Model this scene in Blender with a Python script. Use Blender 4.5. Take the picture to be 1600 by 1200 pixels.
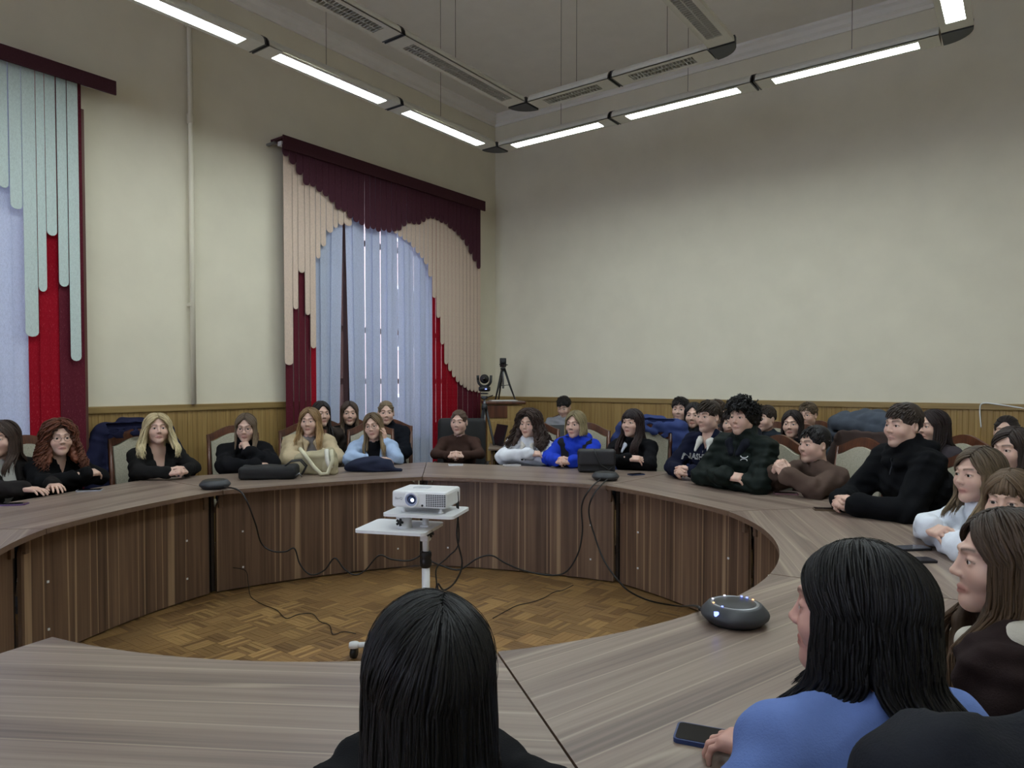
import bpy, bmesh, math, random
import numpy as np
from mathutils import Vector, Matrix, Euler
from mathutils.bvhtree import BVHTree
random.seed(7); np.random.seed(7)
for o in list(bpy.data.objects): bpy.data.objects.remove(o)
scene = bpy.context.scene
COL = scene.collection
PI = math.pi

# ------------------------------------------------------------------ camera
FPX = 1095.0; DC = 10.0; EYE = 1.5
HEAD = math.atan2(810.0, FPX); PITCH = math.radians(1.5); SHIFT = 25.7
FW = Vector((-math.sin(HEAD), math.cos(HEAD), 0)); RT = Vector((math.cos(HEAD), math.sin(HEAD), 0))
CAM = -(DC*FW - 0.0237*DC*RT); CAM.z = EYE
cd = bpy.data.cameras.new('camera'); cam = bpy.data.objects.new('camera', cd); COL.objects.link(cam)
cam.location = CAM; cam.rotation_euler = (PI/2 - PITCH, 0, HEAD)
cd.sensor_width = 36; cd.lens = 36*FPX/1600; cd.shift_y = SHIFT/1600; cd.clip_start = 0.02
scene.camera = cam
# ------------------------------------------------------------------ world, exposure
w = bpy.data.worlds.new('sky'); scene.world = w; w.use_nodes = True
bg = w.node_tree.nodes['Background']; bg.inputs[0].default_value = (0.68, 0.76, 1.0, 1); bg.inputs[1].default_value = 3.2
vs = scene.view_settings
vs.view_transform = 'Standard'; vs.look = 'None'; vs.exposure = 1.38; vs.gamma = 1.0; vs.use_curve_mapping = False
LAMP_POWER = 18.0

# ------------------------------------------------------------------ geometry helpers
def W(X, d, z=0.0):
    p = CAM + X*RT + d*FW; return Vector((p.x, p.y, z))
F3 = FW*math.cos(PITCH) + Vector((0,0,-math.sin(PITCH))); U3 = FW*math.sin(PITCH) + Vector((0,0,math.cos(PITCH)))
def ray(x, y): return RT*((x-800)/FPX) + U3*((600-y+SHIFT)/FPX) + F3
def at_z(x, y, z): r = ray(x,y); return CAM + r*((z-EYE)/r.z)
def at_d(x, y, d): r = ray(x,y); return CAM + r*(d/(r.dot(FW)))
def on_left(x, y, off=0.0): r = ray(x,y); return CAM + r*((off-CAM.x)/r.x)
def on_back(x, y, off=0.0): r = ray(x,y); return CAM + r*((-off-CAM.y)/r.y)
RC = W(-0.55, 3.7)                      # centre of the ring of tables

def link(o, parent=None):
    COL.objects.link(o)
    if parent is not None: o.parent = parent
    return o
def tag(o, label=None, cat=None, group=None, kind=None):
    if label: o['label'] = label
    if cat: o['category'] = cat
    if group: o['group'] = group
    if kind: o['kind'] = kind
    return o
def empty(name, loc, rz=0, label=None, cat=None, group=None):
    o = bpy.data.objects.new(name, None); o.empty_display_size = 0.1
    o.location = loc; o.rotation_euler = (0,0,rz); link(o); return tag(o, label, cat, group)

class MB:
    def __init__(s): s.v=[]; s.f=[]; s.m=[]; s.sm=[]
    def add(s, vs, fs, mi=0, smooth=False, M=None):
        n=len(s.v)
        for p in vs:
            p=Vector(p)
            if M is not None: p=M@p
            s.v.append((p.x,p.y,p.z))
        for q in fs: s.f.append(tuple(n+i for i in q)); s.m.append(mi); s.sm.append(smooth)
        return s
    def box(s, c, d, M=None, mi=0, bev=0.0):
        x,y,z=[q/2 for q in d]; b=min(bev, x*.9, y*.9, z*.9)
        if b<=0:
            vs=[(c[0]+sx*x,c[1]+sy*y,c[2]+sz*z) for sz in(-1,1) for sy in(-1,1) for sx in(-1,1)]
            fs=[(0,2,3,1),(4,5,7,6),(0,1,5,4),(2,6,7,3),(0,4,6,2),(1,3,7,5)]
            return s.add(vs,fs,mi,False,M)
        bm=bmesh.new(); bmesh.ops.create_cube(bm,size=1)
        for v in bm.verts: v.co=Vector((c[0]+v.co.x*2*x,c[1]+v.co.y*2*y,c[2]+v.co.z*2*z))
        bmesh.ops.bevel(bm,geom=list(bm.edges),offset=b,segments=2,affect='EDGES',profile=.5)
        bm.verts.index_update()
        s.add([v.co.copy() for v in bm.verts],[[v.index for v in f.verts] for f in bm.faces],mi,False,M); bm.free(); return s
    def prism(s, poly, z0, z1, M=None, mi=0):
        n=len(poly); vs=[(p[0],p[1],z0) for p in poly]+[(p[0],p[1],z1) for p in poly]
        fs=[tuple(range(n-1,-1,-1)),tuple(range(n,2*n))]+[(i,(i+1)%n,n+(i+1)%n,n+i) for i in range(n)]
        return s.add(vs,fs,mi,False,M)
    def tube(s, path, r, n=8, M=None, mi=0, closed=False, smooth=True):
        path=[Vector(p) for p in path]; k=len(path)
        rs=r if hasattr(r,'__len__') else [r]*k
        vs=[]; fs=[]; up=None
        for i,p in enumerate(path):
            if closed: t=path[(i+1)%k]-path[i-1]
            else: t=path[min(i+1,k-1)]-path[max(i-1,0)]
            if t.length<1e-9: t=Vector((0,0,1))
            t.normalize()
            if up is None: up=Vector((0,0,1)) if abs(t.z)<.9 else Vector((1,0,0))
            a=t.cross(up)
            if a.length<1e-6: a=t.cross(Vector((1,.3,0)))
            a.normalize(); b=a.cross(t).normalized(); up=b
            for j in range(n):
                q=2*PI*j/n; vs.append(p+(a*math.cos(q)+b*math.sin(q))*rs[i])
        for i in range(k if closed else k-1):
            i2=(i+1)%k
            for j in range(n): fs.append((i*n+j,i*n+(j+1)%n,i2*n+(j+1)%n,i2*n+j))
        if not closed: fs.append(tuple(range(n-1,-1,-1))); fs.append(tuple(range((k-1)*n,k*n)))
        return s.add(vs,fs,mi,smooth,M)
    def lathe(s, prof, n=24, M=None, mi=0, smooth=True, caps=True):
        vs=[];fs=[];k=len(prof)
        for (r,z) in prof:
            for j in range(n): q=2*PI*j/n; vs.append((r*math.cos(q),r*math.sin(q),z))
        for i in range(k-1):
            for j in range(n): fs.append((i*n+j,i*n+(j+1)%n,(i+1)*n+(j+1)%n,(i+1)*n+j))
        if caps: fs.append(tuple(range(n-1,-1,-1))); fs.append(tuple(range((k-1)*n,k*n)))
        return s.add(vs,fs,mi,smooth,M)
    def mesh(s, name, mats):
        me=bpy.data.meshes.new(name); me.from_pydata(s.v,[],s.f)
        for m in (mats if isinstance(mats,(list,tuple)) else [mats]): me.materials.append(m)
        me.polygons.foreach_set('material_index',s.m); me.polygons.foreach_set('use_smooth',s.sm); me.update(); return me
    def build(s, name, mats, parent=None, loc=None, rz=0):
        o=bpy.data.objects.new(name,s.mesh(name,mats)); link(o,parent)
        if loc is not None: o.location=loc
        o.rotation_euler=(0,0,rz); return o
def np_obj(name, V, Q, mats, parent=None, smooth=True, col=None):
    me=bpy.data.meshes.new(name); me.from_pydata(V.tolist(),[],Q.tolist() if hasattr(Q,'tolist') else Q)
    for m in (mats if isinstance(mats,(list,tuple)) else [mats]): me.materials.append(m)
    me.polygons.foreach_set('use_smooth',[smooth]*len(me.polygons))
    if col is not None:
        a=me.color_attributes.new('Col','FLOAT_COLOR','POINT'); c=np.ones((len(V),4),np.float32); c[:,:3]=col
        a.data.foreach_set('color',c.ravel())
    me.update(); o=bpy.data.objects.new(name,me); return link(o,parent)
def copy_tree(o, parent=None):
    c=o.copy(); COL.objects.link(c); c.parent=parent
    for ch in list(o.children): copy_tree(ch,c)
    return c

# ------------------------------------------------------------------ materials
def srgb(r,g,b):
    f=lambda c:(c/255/12.92 if c/255<=.04045 else ((c/255+.055)/1.055)**2.4)
    return (f(r),f(g),f(b),1)
class NT:
    def __init__(s,name):
        s.m=bpy.data.materials.new(name); s.m.use_nodes=True; s.t=s.m.node_tree; s.p=s.t.nodes['Principled BSDF']
    def n(s,t,**k):
        q=s.t.nodes.new(t)
        for a,b in k.items():
            if a in q.inputs.keys(): q.inputs[a].default_value=b
            else: setattr(q,a,b)
        return q
    def l(s,a,b): s.t.links.new(a,b)
    def coord(s,scale,kind='Object',rot=(0,0,0)):
        tc=s.n('ShaderNodeTexCoord'); mp=s.n('ShaderNodeMapping'); mp.inputs['Scale'].default_value=scale; mp.inputs['Rotation'].default_value=rot
        s.l(tc.outputs[kind],mp.inputs[0]); return mp.outputs[0]
    def noise(s,vec,scale=1,detail=4,rough=.55,dist=0):
        q=s.n('ShaderNodeTexNoise'); q.inputs['Scale'].default_value=scale; q.inputs['Detail'].default_value=detail
        q.inputs['Roughness'].default_value=rough; q.inputs['Distortion'].default_value=dist; s.l(vec,q.inputs['Vector']); return q.outputs[0]
    def ramp(s,fac,stops):
        q=s.n('ShaderNodeValToRGB'); e=q.color_ramp.elements
        while len(e)<len(stops): e.new(.5)
        for i,(p,c) in enumerate(stops): e[i].position=p; e[i].color=c
        s.l(fac,q.inputs[0]); return q.outputs[0]
    def mix(s,fac,a,b,mode='MIX'):
        q=s.n('ShaderNodeMix',data_type='RGBA',blend_type=mode)
        for v,i in ((fac,0),(a,6),(b,7)):
            if hasattr(v,'default_value'): s.l(v,q.inputs[i])
            else: q.inputs[i].default_value=v
        return q.outputs[2]
    def bump(s,h,strength=.2,dist=.005):
        q=s.n('ShaderNodeBump'); q.inputs['Strength'].default_value=strength; q.inputs['Distance'].default_value=dist
        s.l(h,q.inputs['Height']); s.l(q.outputs[0],s.p.inputs['Normal'])
    def color(s,c): s.l(c,s.p.inputs['Base Color'])
    def rough(s,r): s.p.inputs['Roughness'].default_value=r
def plain(name,c,rough=.6,metal=0,var=.12,scale=30,bump=0,bscale=200):
    t=NT(name); t.rough(rough); t.p.inputs['Metallic'].default_value=metal
    v=t.noise(t.coord((1,1,1)),scale,3)
    d=tuple(x*(1-var) for x in c[:3])+(1,); e=tuple(min(1,x*(1+var)) for x in c[:3])+(1,)
    t.color(t.ramp(v,[(.3,d),(.7,e)]))
    if bump: t.bump(t.noise(t.coord((1,1,1)),bscale,2),bump,.004)
    return t.m
_cl={}
def cloth(c, rough=.9, bump=.35, bscale=260, var=.15):
    k=(tuple(c),rough,bump,bscale)
    if k not in _cl:
        t=NT('cloth'); t.rough(rough); t.p.inputs['Specular IOR Level'].default_value=.12
        v=t.noise(t.coord((1,1,1)),9,4)
        t.color(t.ramp(v,[(.3,tuple(x*(1-var) for x in c[:3])+(1,)),(.7,tuple(min(1,x*(1+var)) for x in c[:3])+(1,))]))
        t.bump(t.noise(t.coord((1,1,1)),bscale,2),bump,.003); _cl[k]=t.m
    return _cl[k]
def wood(name,axis,dark,mid,light,rough=.4,freq=9,line=None,rnd=False):
    t=NT(name); t.rough(rough)
    sc=[freq,freq,freq]; sc[axis]=freq*.045
    vec=t.coord(sc)
    if rnd:
        oi=t.n('ShaderNodeObjectInfo'); q=t.n('ShaderNodeVectorMath',operation='ADD'); t.l(vec,q.inputs[0])
        m=t.n('ShaderNodeMath',operation='MULTIPLY'); m.inputs[1].default_value=37; t.l(oi.outputs['Random'],m.inputs[0]); t.l(m.outputs[0],q.inputs[1]); vec=q.outputs[0]
    a=t.noise(vec,1.0,6,.6,.3)
    c=t.ramp(a,[(.28,dark),(.5,mid),(.72,light)])
    sc2=[freq*6]*3; sc2[axis]=freq*.1
    b=t.noise(t.coord(sc2),1.0,3)
    c=t.mix(.35,c,t.ramp(b,[(.35,dark),(.65,light)]),'MIX')
    if line:
        sc3=[freq*.9]*3; sc3[axis]=freq*(.03 if axis==0 else .006)
        l=t.noise(t.coord(sc3,'Object'),1.3,1,.4,.1)
        lm=t.ramp(l,[(.47,(0,0,0,1)),(.49,(1,1,1,1)),(.50,(1,1,1,1)),(.52,(0,0,0,1))])
        lf=t.n('ShaderNodeMath',operation='MULTIPLY'); lf.inputs[1].default_value=.38 if axis==0 else .6; t.l(lm,lf.inputs[0])
        c=t.mix(lf.outputs[0],c,line)
    t.color(c); t.bump(b,.06,.002); return t.m
def vcol(name,rough=.5,spec=.4,sss=0,bumpscale=0,aniso=None):
    t=NT(name); t.rough(rough); t.p.inputs['Specular IOR Level'].default_value=spec
    a=t.n('ShaderNodeVertexColor',layer_name='Col'); t.color(a.outputs[0])
    if sss: t.p.inputs['Subsurface Weight'].default_value=sss; t.p.inputs['Subsurface Radius'].default_value=(.01,.004,.002); t.p.inputs['Subsurface Scale'].default_value=.6
    if aniso: t.bump(t.noise(t.coord(aniso),1,3),.5,.003)
    return t.m
M={}
M['wall']=plain('wall_paint',srgb(216,209,188),.85,var=.03,scale=3,bump=.08,bscale=160)
M['ceiling']=plain('ceiling_paint',srgb(226,222,214),.9,var=.03,scale=4)
M['table_top']=wood('walnut_laminate_top',0,srgb(80,64,57),srgb(124,106,95),srgb(150,133,119),.36,9,srgb(190,174,152))
M['table_panel']=wood('walnut_laminate_panel',2,srgb(62,45,34),srgb(106,81,63),srgb(134,107,84),.5,8,srgb(188,158,124))
M['table_edge']=plain('walnut_edge',srgb(110,88,72),.45)
M['dark_gap']=plain('dark_side_panel',srgb(44,34,28),.6)
M['oak']=wood('oak_panelling',2,srgb(120,92,48),srgb(152,122,70),srgb(172,144,90),.5,12,None,True)
M['oak_h']=wood('oak_rail',0,srgb(112,88,48),srgb(140,114,66),srgb(160,134,84),.5,12)
M['oak_hy']=wood('oak_rail_side',1,srgb(112,88,48),srgb(140,114,66),srgb(160,134,84),.5,12)
M['chair_wood']=wood('chair_wood',2,srgb(48,24,14),srgb(84,46,28),srgb(108,64,40),.35,14)
M['upholstery']=plain('cream_upholstery',srgb(176,170,150),.95,var=.16,scale=120,bump=.4,bscale=300)
M['white_plastic']=plain('white_plastic',srgb(225,226,226),.4,var=.02)
M['lamp_body']=plain('lamp_housing',srgb(202,200,188),.45,var=.03)
M['louver']=plain('lamp_louver',srgb(190,188,178),.35,metal=.3,var=.03)
M['void']=plain('lamp_interior',srgb(70,68,62),.7)
M['black']=plain('black_plastic',srgb(22,22,24),.45,var=.1)
M['black_soft']=plain('black_soft',srgb(26,25,26),.8,var=.1,bump=.2)
M['graphite']=plain('graphite_plastic',srgb(46,48,52),.5,var=.08)
M['cable']=plain('cable_rubber',srgb(16,14,14),.6)
M['metal']=plain('grey_metal',srgb(140,142,145),.35,.8,var=.05)
M['wire']=plain('steel_wire',srgb(100,95,88),.5,.4)
M['brown_frame']=wood('window_frame_wood',2,srgb(58,32,24),srgb(88,52,40),srgb(104,66,50),.5,10)
M['eye_white']=plain('eye_white',srgb(205,198,192),.25,var=.02)
M['iris']=plain('iris',srgb(52,42,36),.2,var=.2)
M['pupil']=plain('pupil',srgb(8,8,8),.1,var=0)
M['skin']=vcol('skin',.5,.35,.12)
M['hair']=vcol('hair',.5,.28,0,0,(160,160,14))
M['glass_frame']=plain('spectacle_frame',srgb(90,70,66),.3,.4)
M['shoe']=plain('shoe',srgb(40,38,40),.6)
M['brick']=NT('brick').m
def emit(name,c,s):
    m=bpy.data.materials.new(name); m.use_nodes=True; t=m.node_tree; t.nodes.remove(t.nodes['Principled BSDF'])
    e=t.nodes.new('ShaderNodeEmission'); e.inputs[0].default_value=c; e.inputs[1].default_value=s
    t.links.new(e.outputs[0],t.nodes['Material Output'].inputs[0]); return m
M['lamp_glow']=emit('fluorescent_glow',(.86,.97,1,1),LAMP_POWER)
M['led_blue']=emit('led_blue',(.15,.2,1,1),2.0); M['led_white']=emit('led_white',(.8,.8,1,1),1.2); M['led_orange']=emit('led_orange',(1,.45,.2,1),1.2)
M['lens_glow']=emit('projector_lens_light',(.8,.9,1,1),2.5)
def fabric_slat(name,c,trans=.35,speck=0,c2=None):
    t=NT(name); t.rough(.9); t.p.inputs['Specular IOR Level'].default_value=.1
    v=t.noise(t.coord((60,60,25)),2.2,2,.6,1.2)
    col=t.ramp(v,[(.35,tuple(x*.85 for x in c[:3])+(1,)),(.6,c),(.74,c2 or c)])
    t.color(col)
    tr=t.n('ShaderNodeBsdfTranslucent'); t.l(col,tr.inputs[0]); mx=t.n('ShaderNodeMixShader'); mx.inputs[0].default_value=trans
    t.l(t.p.outputs[0],mx.inputs[1]); t.l(tr.outputs[0],mx.inputs[2]); t.l(mx.outputs[0],t.t.nodes['Material Output'].inputs[0]); return t.m
M['slat_white']=fabric_slat('sheer_white_slat',srgb(224,231,246),.5)
M['slat_peach']=fabric_slat('peach_slat',srgb(222,200,182),.12)
M['slat_burg']=fabric_slat('burgundy_slat',srgb(76,44,54),.02,0,srgb(92,58,68))
M['slat_dark']=fabric_slat('dark_red_slat',srgb(98,36,48),.08,0,srgb(124,66,74))
M['slat_red']=fabric_slat('red_slat',srgb(172,26,44),.28,0,srgb(196,74,84))
M['slat_mint']=fabric_slat('mint_slat',srgb(206,220,216),.14)
M['valance']=fabric_slat('valance_fabric',srgb(70,42,48),.0,0,srgb(80,50,56))
t=NT('window_glass'); t.p.inputs['Transmission Weight'].default_value=1; t.p.inputs['IOR'].default_value=1.02; t.rough(0); M['pane']=t.m
t=NT('outside_brick'); t.rough(.9); b=t.n('ShaderNodeTexBrick'); b.inputs['Color1'].default_value=srgb(150,92,80); b.inputs['Color2'].default_value=srgb(130,76,66); b.inputs['Mortar'].default_value=srgb(160,140,132); b.inputs['Scale'].default_value=1.0
b.inputs['Brick Width'].default_value=.26; b.inputs['Row Height'].default_value=.08; b.inputs['Mortar Size'].default_value=.012
t.l(t.coord((1,1,1),'Object',(PI/2,0,PI/2)),b.inputs['Vector']); t.color(b.outputs[0]); M['brick']=t.m
# ================================================================== the room
RX, RY, RZ = 7.5, -14.0, 5.24
def struct(o): return tag(o, kind='structure')
fl=struct(MB().box((RX/2,RY/2,-.06),(RX,-RY,.1)).build('floor',wood('parquet_base',0,srgb(84,60,30),srgb(120,90,50),srgb(140,108,62),.45,8)))
# parquet: square tiles of five strips, laid alternately
t=NT('parquet'); t.rough(.38); oi=t.n('ShaderNodeObjectInfo'); a=t.n('ShaderNodeVertexColor',layer_name='Col')
g=t.noise(t.coord((10,150,10)),1,3); c=t.mix(.25,a.outputs[0],t.ramp(g,[(.3,srgb(78,54,30)),(.7,srgb(180,142,90))]))
hv=t.n('ShaderNodeHueSaturation'); mr=t.n('ShaderNodeMapRange'); mr.inputs['To Min'].default_value=.72; mr.inputs['To Max'].default_value=1.32
t.l(oi.outputs['Random'],mr.inputs[0]); t.l(mr.outputs[0],hv.inputs['Value']); t.l(c,hv.inputs['Color']); t.color(hv.outputs[0]); t.bump(g,.1,.002); M['parquet']=t.m
TS=.15
PAL=[srgb(130,97,60),srgb(138,105,64),srgb(122,90,54),srgb(145,112,70),srgb(114,83,50),srgb(134,102,61),srgb(168,132,82),srgb(106,76,46)]
def tile_data(v):
    rs=random.Random(v); V=[];Fc=[];C=[]; wst=TS/5
    base=rs.choice(PAL[:7])
    for i in range(5):
        c=base if rs.random()<.78 else rs.choice(PAL); y0=-TS/2+i*wst+.0006; y1=y0+wst-.0012; x0=-TS/2+.0008; x1=-x0; n=len(V); z1=rs.uniform(-.0006,.0004)
        V+= [(x0,y0,-.008),(x1,y0,-.008),(x1,y1,-.008),(x0,y1,-.008),(x0,y0,z1),(x1,y0,z1),(x1,y1,z1),(x0,y1,z1)]
        Fc+= [tuple(n+k for k in q) for q in ((4,5,6,7),(0,1,5,4),(1,2,6,5),(2,3,7,6),(3,0,4,7))]; C+=[c[:3]]*8
    return V,Fc,C
tm=[]
for v in range(10):
    V,Fc,C=tile_data(v); o=np_obj('parquet_tile',np.array(V),Fc,M['parquet'],None,False,np.array(C)); tm.append(o.data); bpy.data.objects.remove(o)
cells=[]
for i in range(int(RX/TS)):
    for j in range(int(-RY/TS)):
        x=(i+.5)*TS; y=-(j+.5)*TS; r=math.hypot(x-RC.x,y-RC.y)
        if r<2.15: cells.append((math.hypot(x-CAM.x,y-CAM.y),x,y,(i+j)%2))
cells.sort()
vis=[c for c in cells if c[0]>2.35]          # nearer ones lie behind the near tables
hid=[c for c in cells if c[0]<=2.35]
for k,(d,x,y,q) in enumerate(vis[:300]):
    o=bpy.data.objects.new('parquet_tile',random.choice(tm)); link(o,fl); o.location=(x,y,0); o.rotation_euler=(0,0,q*PI/2)
V=[];Fc=[];C=[]
for (d,x,y,q) in vis[300:]+hid:
    v,f_,c=tile_data(random.randrange(10)); n=len(V)
    V+=[((x-b_,y+a_,z_) if q else (x+a_,y+b_,z_)) for a_,b_,z_ in v]; Fc+=[tuple(n+k for k in g_) for g_ in f_]; s_=random.uniform(.85,1.1); C+=[tuple(s_*u for u in cc) for cc in c]
o=np_obj('parquet_tiles',np.array(V),Fc,M['parquet'],fl,False,np.array(C)); tag(o,kind='stuff')

struct(MB().box((RX/2,RY/2,RZ+.1),(RX+1,-RY+1,.2)).build('ceiling',M['ceiling']))
WINS=[(-2.95,-.6),(-8.3,-5.6),(-13.4,-10.6)]; WZ0,WZ1=.85,4.0
mb=MB(); ys=0.0; TW=.45
for (a,b) in WINS:
    mb.box((-TW/2,(ys+b)/2,RZ/2),(TW,ys-b,RZ))
    mb.box((-TW/2,(a+b)/2,WZ0/2),(TW,b-a,WZ0)); mb.box((-TW/2,(a+b)/2,(WZ1+RZ)/2),(TW,b-a,RZ-WZ1)); ys=a
mb.box((-TW/2,(ys+RY)/2,RZ/2),(TW,ys-RY,RZ))
mb.box((-TW/2,RY/2,-.1),(TW,-RY,.2))
wl=struct(mb.build('wall_left',M['wall']))
wb=struct(MB().box((RX/2-.2,.1,RZ/2-.1),(RX+.9,.2,RZ+.2)).build('wall_back',M['wall']))
struct(MB().box((RX+.1,RY/2,RZ/2-.1),(.2,-RY,RZ+.2)).build('wall_right',M['wall']))
mbf_=MB(); xs0=-.45
for (a,b) in ((.9,3.1),(4.4,6.6)):  # openings for two invented windows that let in extra daylight
    mbf_.box(((xs0+a)/2,RY-.1,RZ/2-.1),(a-xs0,.2,RZ+.2)); mbf_.box(((a+b)/2,RY-.1,WZ0/2-.1),(b-a,.2,WZ0+.2)); mbf_.box(((a+b)/2,RY-.1,(WZ1+RZ)/2),(b-a,.2,RZ-WZ1)); xs0=b
mbf_.box(((xs0+RX+.45)/2,RY-.1,RZ/2-.1),(RX+.45-xs0,.2,RZ+.2))
struct(mbf_.build('wall_front',M['wall']))
# cornice
def cornice(n,p0,p1,dirn):
    prof=[(0,0),(.10,0),(.10,-.03),(.07,-.05),(.05,-.09),(.02,-.11),(.02,-.15),(0,-.15)]
    p0=Vector(p0);p1=Vector(p1);dirn=Vector(dirn); vs=[]
    for p in (p0,p1):
        for (a,b) in prof: vs.append(p+dirn*a+Vector((0,0,b)))
    k=len(prof); fs=[(i,(i+1)%k,k+(i+1)%k,k+i) for i in range(k)]
    struct(MB().add(vs,fs).build(n,M['ceiling']))
cornice('trim_1',(0,0,RZ),(0,RY,RZ),(1,0,0)); cornice('trim_2',(0,0,RZ),(RX,0,RZ),(0,-1,0)); cornice('trim_3',(RX,0,RZ),(RX,RY,RZ),(-1,0,0))
# wainscot planks and rail
WH=1.30
def planks(wall,axis,a,b):
    n=max(1,round(abs(b-a)/.19)); w_=(b-a)/n
    mb=MB(); aw=abs(w_); th=.016
    xs=[-aw/2+.002]+[-aw/2+.002+(aw-.004)*k/4 for k in range(1,4)]+[aw/2-.002]
    # plank with shallow reeds
    pts=[(-aw/2,0),(-aw/2,th-.004),(-aw/2+.004,th)]
    for k in (1,2,3):
        x=-aw/2+aw*k/4; pts+=[(x-.004,th),(x,th-.003),(x+.004,th)]
    pts+=[(aw/2-.004,th),(aw/2,th-.004),(aw/2,0)]
    if axis=='x': mb.prism([(p[0],-p[1]) for p in pts][::-1],0,WH-.055)
    else: mb.prism([(p[1],p[0]) for p in pts][::-1],0,WH-.055)
    me=mb.mesh('plank',M['oak'])
    for i in range(n):
        o=bpy.data.objects.new('plank',me); link(o,wall); c=a+w_*(i+.5)
        o.location=(c,0,0) if axis=='x' else (0,c,0)
planks(wb,'x',0,RX)
planks(wl,'y',0,-.5); planks(wl,'y',-3.05,-5.5); planks(wl,'y',-8.4,-10.5)
r=MB().box((RX/2,-.016,WH-.03),(RX,.032,.06),bev=.006); struct(r.build('trim_4',M['oak_h']))
for n,(a,b) in enumerate(((0,-.5),(-3.05,-5.5),(-8.4,-10.5))):
    struct(MB().box((.016,(a+b)/2,WH-.03),(.032,a-b,.06),bev=.006).build('trim_%d'%(5+n),M['oak_hy']))
# heating pipe on the left wall
p=on_left(300,400,.04); pr=empty('wall_pipe',(0.04,p.y,0),0,'thin cream painted pipe running up the bare left wall','pipe')
MB().tube([(0,0,WH),(0,0,2.9),(0.004,0,2.95),(0.004,0,RZ-.02)],.022,10).build('pipe',M['wall'],pr)
zj=on_left(300,187,.04).z
MB().tube([(0,0,zj-.04),(0,0,zj+.04)],.03,10).build('joint_collar',M['wall'],pr)
for z in (2.2,4.7): MB().box((-.015,0,z),(.05,.06,.03)).build('pipe_clip',M['wall'],pr)
# windows
for n,(a,b) in enumerate(WINS):
    wn=struct(empty('window_%d'%(n+1),(-.28,(a+b)/2,WZ0))); wd=b-a; ht=WZ1-WZ0
    fr=MB()
    for z in (.04,ht-.04): fr.box((0,0,z),(.09,wd,.08))
    for y in (-wd/2+.04,wd/2-.04): fr.box((0,y,ht/2),(.09,.08,ht))
    fr.build('window_frame',M['brown_frame'],wn)
    rows=[0,.66,1.27,2.3,ht]; ed=[-wd/2,-wd/2+.56,-wd/2+1.45,wd/2] if n==0 else [-wd/2,-wd/6,wd/6,wd/2]
    for y in ed[1:-1]: fr2=MB().box((-.01,y-(.05 if n==0 and y<-.3 else 0),ht/2),(.1,.22 if n==0 and y<-.3 else .11,ht-.1)).build('mullion',M['brown_frame'],wn)
    for i in range(3):
        sa=MB(); pw=ed[i+1]-ed[i]
        y0=ed[i]+.03;y1=ed[i+1]-.03
        for y in (y0+.03,y1-.03): sa.box((0.01,y,ht/2),(.06,.06,ht-.1))
        for z in rows: sa.box((0.01,(y0+y1)/2,min(max(z,.08),ht-.08)),(.05,pw-.08,.06))
        so=sa.build('sash',M['brown_frame'],wn)
        for z0,z1 in zip(rows[:-1],rows[1:]): MB().box((0.01,(y0+y1)/2,(z0+z1)/2),(.004,pw-.14,z1-z0-.04)).build('pane',M['pane'],so)
        if i==0: MB().box((.06,y1,1.0),(.03,.03,.14),bev=.008).build('handle',M['metal'],wn)
    MB().box((.17,0,-.02),(.32,wd,.04)).build('window_sill',M['white_plastic'],wn)
for n,(a,b) in enumerate(((.9,3.1),(4.4,6.6))):  # unseen windows behind the camera, added as daylight fill to brighten the room
    wn=struct(empty('window_%d'%(n+4),((a+b)/2,RY-.1,WZ0))); wd=b-a; ht=WZ1-WZ0; fr=MB()
    for z in (.04,1.3,2.3,ht-.04): fr.box((0,0,z),(wd,.09,.08))
    for x in (-wd/2+.04,0,wd/2-.04): fr.box((x,0,ht/2),(.08,.09,ht))
    fr.build('window_frame',M['brown_frame'],wn)
    for x in (-wd/4,wd/4): MB().box((x,0,ht/2),(wd/2-.08,.004,ht-.1)).build('pane',M['pane'],wn)
# the brick house across the yard
bh=empty('brick_building',(-9,-3,-3),0,'pale pink brick building seen outside through the window slits','building')
MB().box((-2,0,8),(4,40,17)).build('facade',M['brick'],bh)
for j in range(6):
    for z in (3.2,6.4,9.6,12.8):
        wo=MB(); y=-10+j*4
        wo.box((.02,y,z),(.08,1.3,1.9)); wo.build('window',M['white_plastic'],bh)
        MB().box((.07,y,z),(.02,1.1,1.7)).build('pane',M['graphite'],bh)
MB().box((-2,0,16.65),(4.4,40.4,.3)).build('roof_edge',M['graphite'],bh)
struct(MB().box((-10,-5,-3.1),(18.9,40,.2)).build('ground',plain('yard_ground',srgb(150,146,140),.9)))

# ------------------------------------------------------------------ vertical blinds
def slat(parent,y0,y1,ztop,zbot,xoff,mat,tilt=12,roundb=True,yb=None,thick=.003):
    wv=(y1-y0)/2; yc=(y0+y1)/2; n=6; pts=[(-wv,ztop),( -wv,zbot+.02 if roundb else zbot)]
    if roundb:
        for k in range(1,n): q=PI*k/n; pts.append((-wv*math.cos(q),zbot+.02-.035*math.sin(q)))
        pts.append((wv,zbot+.02))
    else: pts.append((wv,zbot))
    pts.append((wv,ztop)); k=len(pts); vs=[]
    sh=(yb or 0)
    for s_ in (-.5,.5):
        for (a,b) in pts:
            f_=(ztop-b)/max(.01,ztop-zbot)
            vs.append((s_*thick,a+sh*f_,b-ztop))
    fs=[tuple(range(k-1,-1,-1)),tuple(range(k,2*k))]+[(i,(i+1)%k,k+(i+1)%k,k+i) for i in range(k)]
    o=MB().add(vs,fs).build('slat',mat,parent); o.location=(xoff,yc,ztop); o.rotation_euler=(0,0,math.radians(tilt)); return o
OFF=.12
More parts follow.
